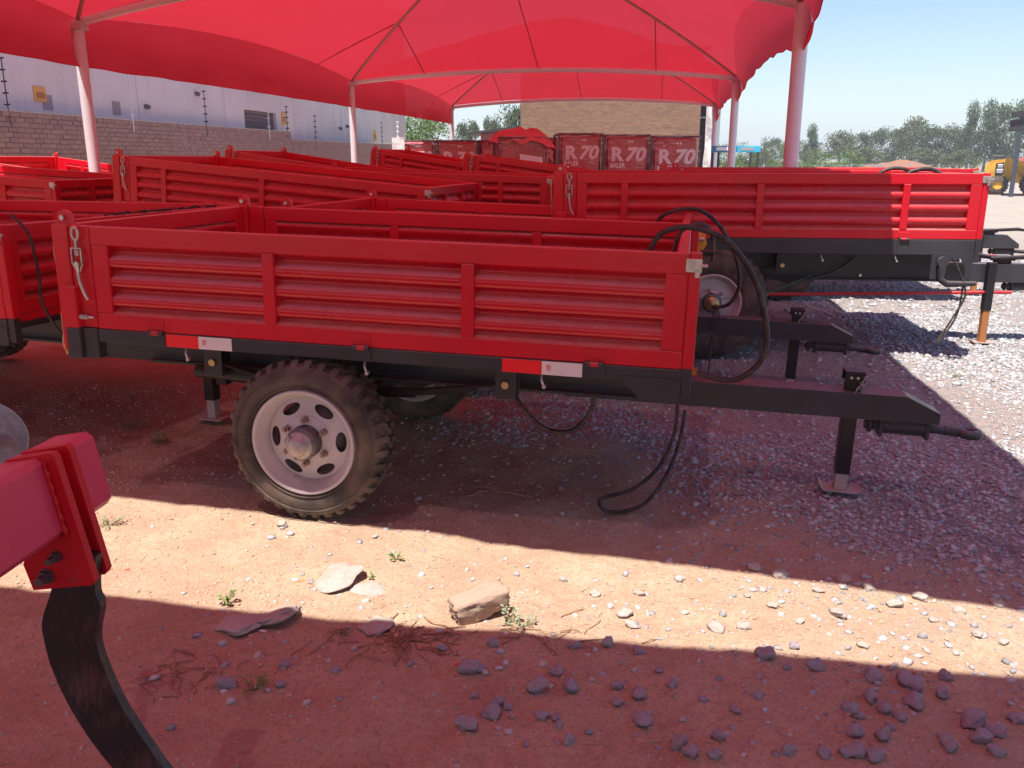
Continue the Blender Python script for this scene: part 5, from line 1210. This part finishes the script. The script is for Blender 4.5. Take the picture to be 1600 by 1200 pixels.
def put_stone(px, py, wpx, me, label, grp, flat=.62):
    P = at(px, py, z=0); k = P.length / FPX if False else (P.y * math.cos(PITCH) + CAMH * math.sin(PITCH)) / FPX; r = wpx * k / 2; z = float(gh(P.x, P.y))
    o = bpy.data.objects.new('stone', me); COL.objects.link(o); o.location = (P.x, P.y + r * .4, z + r * flat * .55); o.scale = (r, r * R.uniform(.7, .95), r * flat * R.uniform(.85, 1.15)); o.rotation_euler = (R.uniform(-.3, .3), R.uniform(-.3, .3), R.uniform(0, 6)); tag(o, label, 'stone', grp); return o
shade = [(731, 1053, 30), (740, 1090, 12), (751, 1052, 14), (838, 1082, 28), (892, 1078, 26), (964, 1072, 18), (766, 1122, 26), (778, 1102, 20), (793, 1107, 14), (729, 1143, 28), (848, 1125, 18), (868, 1128, 14), (872, 1138, 12), (889, 1160, 18), (1000, 1088, 22), (965, 1102, 16), (1005, 1130, 26),
         (1062, 1165, 24), (1080, 1180, 24), (1122, 1152, 18), (1118, 1186, 20), (1196, 1030, 26), (1276, 1044, 22), (1242, 1013, 14), (1365, 1058, 24), (1362, 1090, 22), (1384, 1108, 22), (1425, 1065, 30), (1430, 1095, 26), (1330, 1112, 24), (1340, 1145, 24), (1345, 1120, 14), (1342, 1180, 26), (1325, 1180, 20), (1368, 1185, 26), (1408, 1120, 16), (1478, 1051, 18),
         (1475, 1080, 22), (1524, 1125, 34), (1536, 1155, 26), (1561, 1140, 22), (1590, 1118, 20), (1290, 1180, 18), (1232, 1175, 20), (950, 1010, 20), (352, 1074, 26), (438, 1076, 14), (445, 1044, 16), (524, 1052, 12), (265, 1136, 12), (822, 1168, 10), (1100, 1094, 12), (1050, 1075, 14), (770, 1012, 16), (870, 1052, 18), (900, 1010, 16), (998, 1018, 16), (1030, 1050, 12), (1150, 1110, 14), (1185, 1090, 14), (690, 1015, 14), (640, 1040, 10), (1560, 1175, 22), (1485, 1165, 24), (1380, 1150, 20), (1230, 1045, 12)]
ORD = ['leftmost'] + [w + ' from the left' for w in 'second third fourth fifth sixth seventh eighth ninth tenth eleventh twelfth thirteenth fourteenth fifteenth sixteenth seventeenth eighteenth nineteenth twentieth twenty-first twenty-second twenty-third twenty-fourth twenty-fifth twenty-sixth twenty-seventh twenty-eighth twenty-ninth thirtieth'.split()]
bigs = sorted([q for q in shade if q[2] >= 22])
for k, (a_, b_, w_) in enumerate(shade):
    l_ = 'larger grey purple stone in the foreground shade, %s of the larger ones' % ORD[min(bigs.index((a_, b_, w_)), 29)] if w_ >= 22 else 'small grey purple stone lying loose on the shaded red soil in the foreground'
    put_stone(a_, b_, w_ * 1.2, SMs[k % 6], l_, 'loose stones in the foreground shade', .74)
lit = [(975, 960, 26), (988, 980, 22), (1120, 985, 28), (1163, 985, 22), (1208, 948, 18), (1310, 962, 30), (1360, 920, 24), (1400, 945, 26), (930, 925, 18), (1000, 925, 18), (1168, 934, 14), (1250, 975, 16), (1440, 935, 24), (1460, 968, 16), (1530, 990, 20), (1570, 1000, 18), (1350, 1008, 20), (1450, 1012, 14), (1220, 900, 24), (1180, 890, 22), (1320, 905, 22), (1280, 925, 18), (880, 900, 14), (440, 822, 20), (585, 838, 12), (1560, 945, 20), (1500, 955, 18), (1070, 955, 14), (1065, 905, 12)]
bigs2 = sorted([q for q in lit if q[2] >= 20])
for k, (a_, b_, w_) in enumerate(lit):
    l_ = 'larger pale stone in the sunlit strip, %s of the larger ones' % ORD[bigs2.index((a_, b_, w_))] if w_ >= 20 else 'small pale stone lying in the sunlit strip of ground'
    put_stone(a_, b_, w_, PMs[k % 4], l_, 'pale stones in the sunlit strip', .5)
fl_ = [(522, 912, 78, 'flat pale slab half sunk in the sunlit strip, left of the broken brick'), (575, 922, 52, 'smaller flat pale slab beside the first, left of the broken brick'), (372, 980, 74, 'flat reddish slab in shade left of the dry twigs'), (430, 968, 80, 'flat brown slab straddling the shadow edge'), (585, 982, 52, 'flat brown rock at the shadow edge by the dry twigs')]
for k, (a_, b_, w_, s) in enumerate(fl_): put_stone(a_, b_, w_, PMs[k % 4], s, None, .22)
# broken brick
t = NT('weathered_brick_chunk'); t.col(t.mix(t.noise(14, 5), (.42, .31, .23), (.36, .24, .18))).set(rough=.9); t.bump(t.noise(60, 5), .7, .004); M['chunk'] = t.m
P = at(748, 965, z=0); b = bmesh.new(); bmesh.ops.create_cube(b, size=1); bmesh.ops.subdivide_edges(b, edges=b.edges[:], cuts=9, use_grid_fill=True)
for v in b.verts:
    c_ = v.co.copy(); v.co.x *= .215; v.co.y *= .105; v.co.z *= .085; e_ = sum(1 for q in c_ if abs(q) > .44); v.co *= (1 - (.05 + .09 * max(0, noise.noise(c_ * 4))) * (e_ >= 2) - .06 * (e_ >= 3)); v.co.z -= .05 * max(0, c_.x + c_.y * .6 - .45); v.co += v.co.normalized() * .016 * noise.noise(c_ * 5) + v.co.normalized() * .006 * noise.noise(c_ * 17)
    if c_.x > .3: v.co.z -= .02 * (c_.x - .3) * 5 * noise.noise(c_ * 3)
me = bpy.data.meshes.new('broken_brick'); b.to_mesh(me); b.free(); me.materials.append(M['chunk']); o = bpy.data.objects.new('broken_brick', me); COL.objects.link(o)
o.location = (P.x, P.y + .04, .045); o.rotation_euler = (.12, -.16, .42); me.polygons.foreach_set('use_smooth', [True] * len(me.polygons)); tag(o, 'weathered broken brick lying tilted in the middle of the sunlit strip', 'brick')
# weeds
def weed(px, py, h, w_, nl, label, mat='leafb', seed=1):
    P = at(px, py, z=0); rg = random.Random(seed); z0 = float(gh(P.x, P.y)) - .004; e = empty('weed', (P.x, P.y, z0)); tag(e, label, 'weed', None); st = MB(); lf = MB()
    for k in range(nl):
        a_ = rg.uniform(0, 2 * PI); t_ = rg.uniform(.3, 1); hx, hy, hz = w_ * t_ * math.cos(a_) * .5, w_ * t_ * math.sin(a_) * .5, h * rg.uniform(.35, 1) * (1.2 - .5 * t_)
        st.tube([(0, 0, 0), (hx * .5, hy * .5, hz * .6), (hx, hy, hz)], [.0016, .0012, .0008], 4)
        for q in range(3):
            b_ = a_ + rg.uniform(-1.2, 1.2); l_ = rg.uniform(.010, .018) * (h / .06) ** .5; ww = l_ * .38; c, s = math.cos(b_), math.sin(b_); dz = rg.uniform(-.2, .6); ox, oy, oz = hx * (1 - .2 * q), hy * (1 - .2 * q), hz * (1 - .15 * q)
            lf.add([(ox, oy, oz), (ox + c * l_ * .5 - s * ww, oy + s * l_ * .5 + c * ww, oz + dz * l_ * .6), (ox + c * l_, oy + s * l_, oz + dz * l_ * .7), (ox + c * l_ * .5 + s * ww, oy + s * l_ * .5 - c * ww, oz + dz * l_ * .6), (ox + c * l_ * .5, oy + s * l_ * .5, oz + dz * l_ * .4)], [(0, 1, 4), (1, 2, 4), (2, 3, 4), (3, 0, 4)])
    st.build('stem', M['weedst'], e); lf.build('leaves', M[mat], e)
M['weedst'] = NT('weed_stem').col((.16, .18, .07)).set(rough=.7).m
t = NT('weed_leaf_green'); t.col(t.mix(t.noise(30, 2), (.10, .24, .05), (.17, .33, .08))).set(rough=.5); M['weedl'] = t.m
t = NT('weed_leaf_dusty'); t.col(t.mix(t.noise(30, 2), (.22, .27, .17), (.33, .36, .24))).set(rough=.6); M['weedd'] = t.m
weed(355, 940, .085, .06, 10, 'bright green seedling in the sunlit strip left of the flat slabs', 'weedl', 1)
weed(619, 872, .045, .07, 14, 'small green weed in the sunlit strip right of the big tyre', 'weedl', 2)
weed(581, 900, .035, .03, 5, 'tiny green sprout behind the flat slab', 'weedl', 3)
weed(400, 1078, .06, .13, 14, 'dull green weed in the foreground shade', 'weedl', 4)
weed(797, 970, .09, .08, 14, 'dusty grey green weed growing beside the broken brick', 'weedd', 5)
weed(172, 822, .05, .17, 22, 'pale dusty weed low beside the red implement', 'weedd', 6)
weed(250, 688, .10, .16, 18, 'green weed growing in the shade before the rear jack leg', 'weedl', 7)
weed(205, 668, .10, .28, 24, 'dry sprawling weed in the shade near the rear jack leg', 'weedd', 8)
weed(822, 978, .05, .14, 14, 'low dry grass tuft right of the broken brick', 'weedd', 9)
weed(1495, 590, .05, .12, 12, 'small weed in the sunlit gravel on the right', 'weedd', 10)
weed(530, 990, .03, .10, 8, 'tiny dusty weed at the shadow edge near the twigs', 'weedd', 11)
# twigs and dry straw
M['twig'] = NT('dry_twig').col((.30, .17, .10)).set(rough=.9).m; M['straw'] = NT('pale_straw').col((.50, .36, .24)).set(rough=.9).m
def twigs(px, py, n, spread, L, mat, label, seed, r=.0022):
    P = at(px, py, z=0); rg = random.Random(seed); m = MB()
    for k in range(n):
        x, y, a_ = P.x + rg.gauss(0, spread), P.y + rg.gauss(0, spread * .5), rg.uniform(0, 2 * PI); l_ = L * rg.uniform(.4, 1); pts = []
        for q in range(5): 
            f = q / 4; xx, yy = x + l_ * f * math.cos(a_) + .01 * math.sin(f * 5 + k), y + l_ * f * math.sin(a_); pts.append((xx, yy, float(gh(xx, yy)) + .003 + .010 * math.sin(f * PI) * rg.random()))
        m.tube(pts, r * rg.uniform(.5, 1.2), 5)
    o = m.build('dry_twigs', M[mat]); tag(o, label, 'twigs', kind='stuff')
twigs(610, 1000, 60, .12, .16, 'twig', 'tangle of dry brown twigs along the shadow edge', 1)
twigs(860, 992, 16, .14, .16, 'twig', 'dry twigs lying right of the broken brick', 2)
twigs(290, 1045, 26, .10, .11, 'twig', 'fine dry roots near the crumpled wrapper', 3)
twigs(780, 760, 6, .05, .22, 'straw', 'bent dry stalk in the shade right of the big tyre', 4, .003)
twigs(905, 1085, 22, .25, .08, 'straw', 'dry straw among the foreground stones', 5, .0012)
twigs(400, 900, 30, .6, .07, 'straw', 'bits of straw on the sunlit soil', 6, .0012)
twigs(220, 680, 60, .35, .14, 'twig', 'dry plant litter below the trailer bed', 7, .002)
# litter
def crumple(px, py, sx, sy, h, mat, label, seed, rz=0.0, name='litter', cat='litter'):
    P = at(px, py, z=0); m = MB(); nn = 14; vs = []
    for j in range(nn + 1):
        for i in range(nn + 1):
            u, v = i / nn * 2 - 1, j / nn * 2 - 1; u2, v2 = u * (1 - .25 * abs(noise.noise(Vector((v * 3, seed, 0))))), v * (1 - .45 * abs(noise.noise(Vector((u * 3, seed, 4)))))
            vs.append((u2 * sx, v2 * sy, h * (.35 + .9 * abs(noise.noise(Vector((u * 2.2, v * 2.2, seed))))) * (1.05 - max(abs(u), abs(v)) ** 2)))
    m.add(vs, [(j * (nn + 1) + i, j * (nn + 1) + i + 1, (j + 1) * (nn + 1) + i + 1, (j + 1) * (nn + 1) + i) for j in range(nn) for i in range(nn)], False)
    o = m.build(name, mat); o.location = (P.x, P.y, float(gh(P.x, P.y)) + .002); o.rotation_euler = (0, 0, rz); tag(o, label, cat)
M['leafdry'] = NT('dry_leaf').col((.42, .22, .16)).set(rough=.8).m; M['paper'] = NT('torn_paper').col((.72, .68, .66)).set(rough=.7).m; M['redbit'] = NT('red_petal').col((.60, .08, .06)).set(rough=.7).m; M['brickbit'] = NT('orange_brick_bit').col((.60, .20, .09)).set(rough=.9).m
crumple(255, 1082, .055, .014, .026, M['leafdry'], 'crumpled dry brown leaf in the foreground shade', 1, .12, 'dry_leaf', 'leaf')
crumple(410, 983, .016, .006, .006, M['paper'], 'torn white scrap of paper at the shadow edge', 2, -.4, 'paper_scrap', 'litter')
crumple(199, 887, .010, .008, .006, M['redbit'], 'small red scrap on the sunlit soil beside the implement', 3, .4, 'red_scrap', 'litter')
crumple(470, 902, .035, .012, .004, M['brickbit'], 'orange brick fragment showing in the sunlit soil', 4, .1, 'brick_fragment', 'brick')
crumple(715, 1040, .012, .010, .010, M['redbit'], 'red fragment among the foreground stones', 5, .2, 'red_fragment', 'litter')
crumple(791, 993, .009, .008, .010, M['paper'], 'tiny white chip below the broken brick', 6, .2, 'white_chip', 'litter')
crumple(617, 985, .012, .05, .006, M['straw'], 'split dry husk standing at the shadow edge', 7, .5, 'dry_husk', 'litter')

# ------------------------------------------------------------------ haze
hz = MB().box(-3000, 3000, -60, 4000, -1.5, 75).build('haze', bpy.data.materials.new('haze_air')); tag(hz, kind='stuff')
hm_ = hz.data.materials[0]; hm_.use_nodes = True; hn = hm_.node_tree; hn.nodes.clear(); pv = hn.nodes.new('ShaderNodeVolumePrincipled'); ho_ = hn.nodes.new('ShaderNodeOutputMaterial')
pv.inputs['Color'].default_value = (.86, .94, 1, 1); pv.inputs['Density'].default_value = 0.0009; pv.inputs['Anisotropy'].default_value = .3
hn.links.new(pv.outputs[0], ho_.inputs['Volume'])
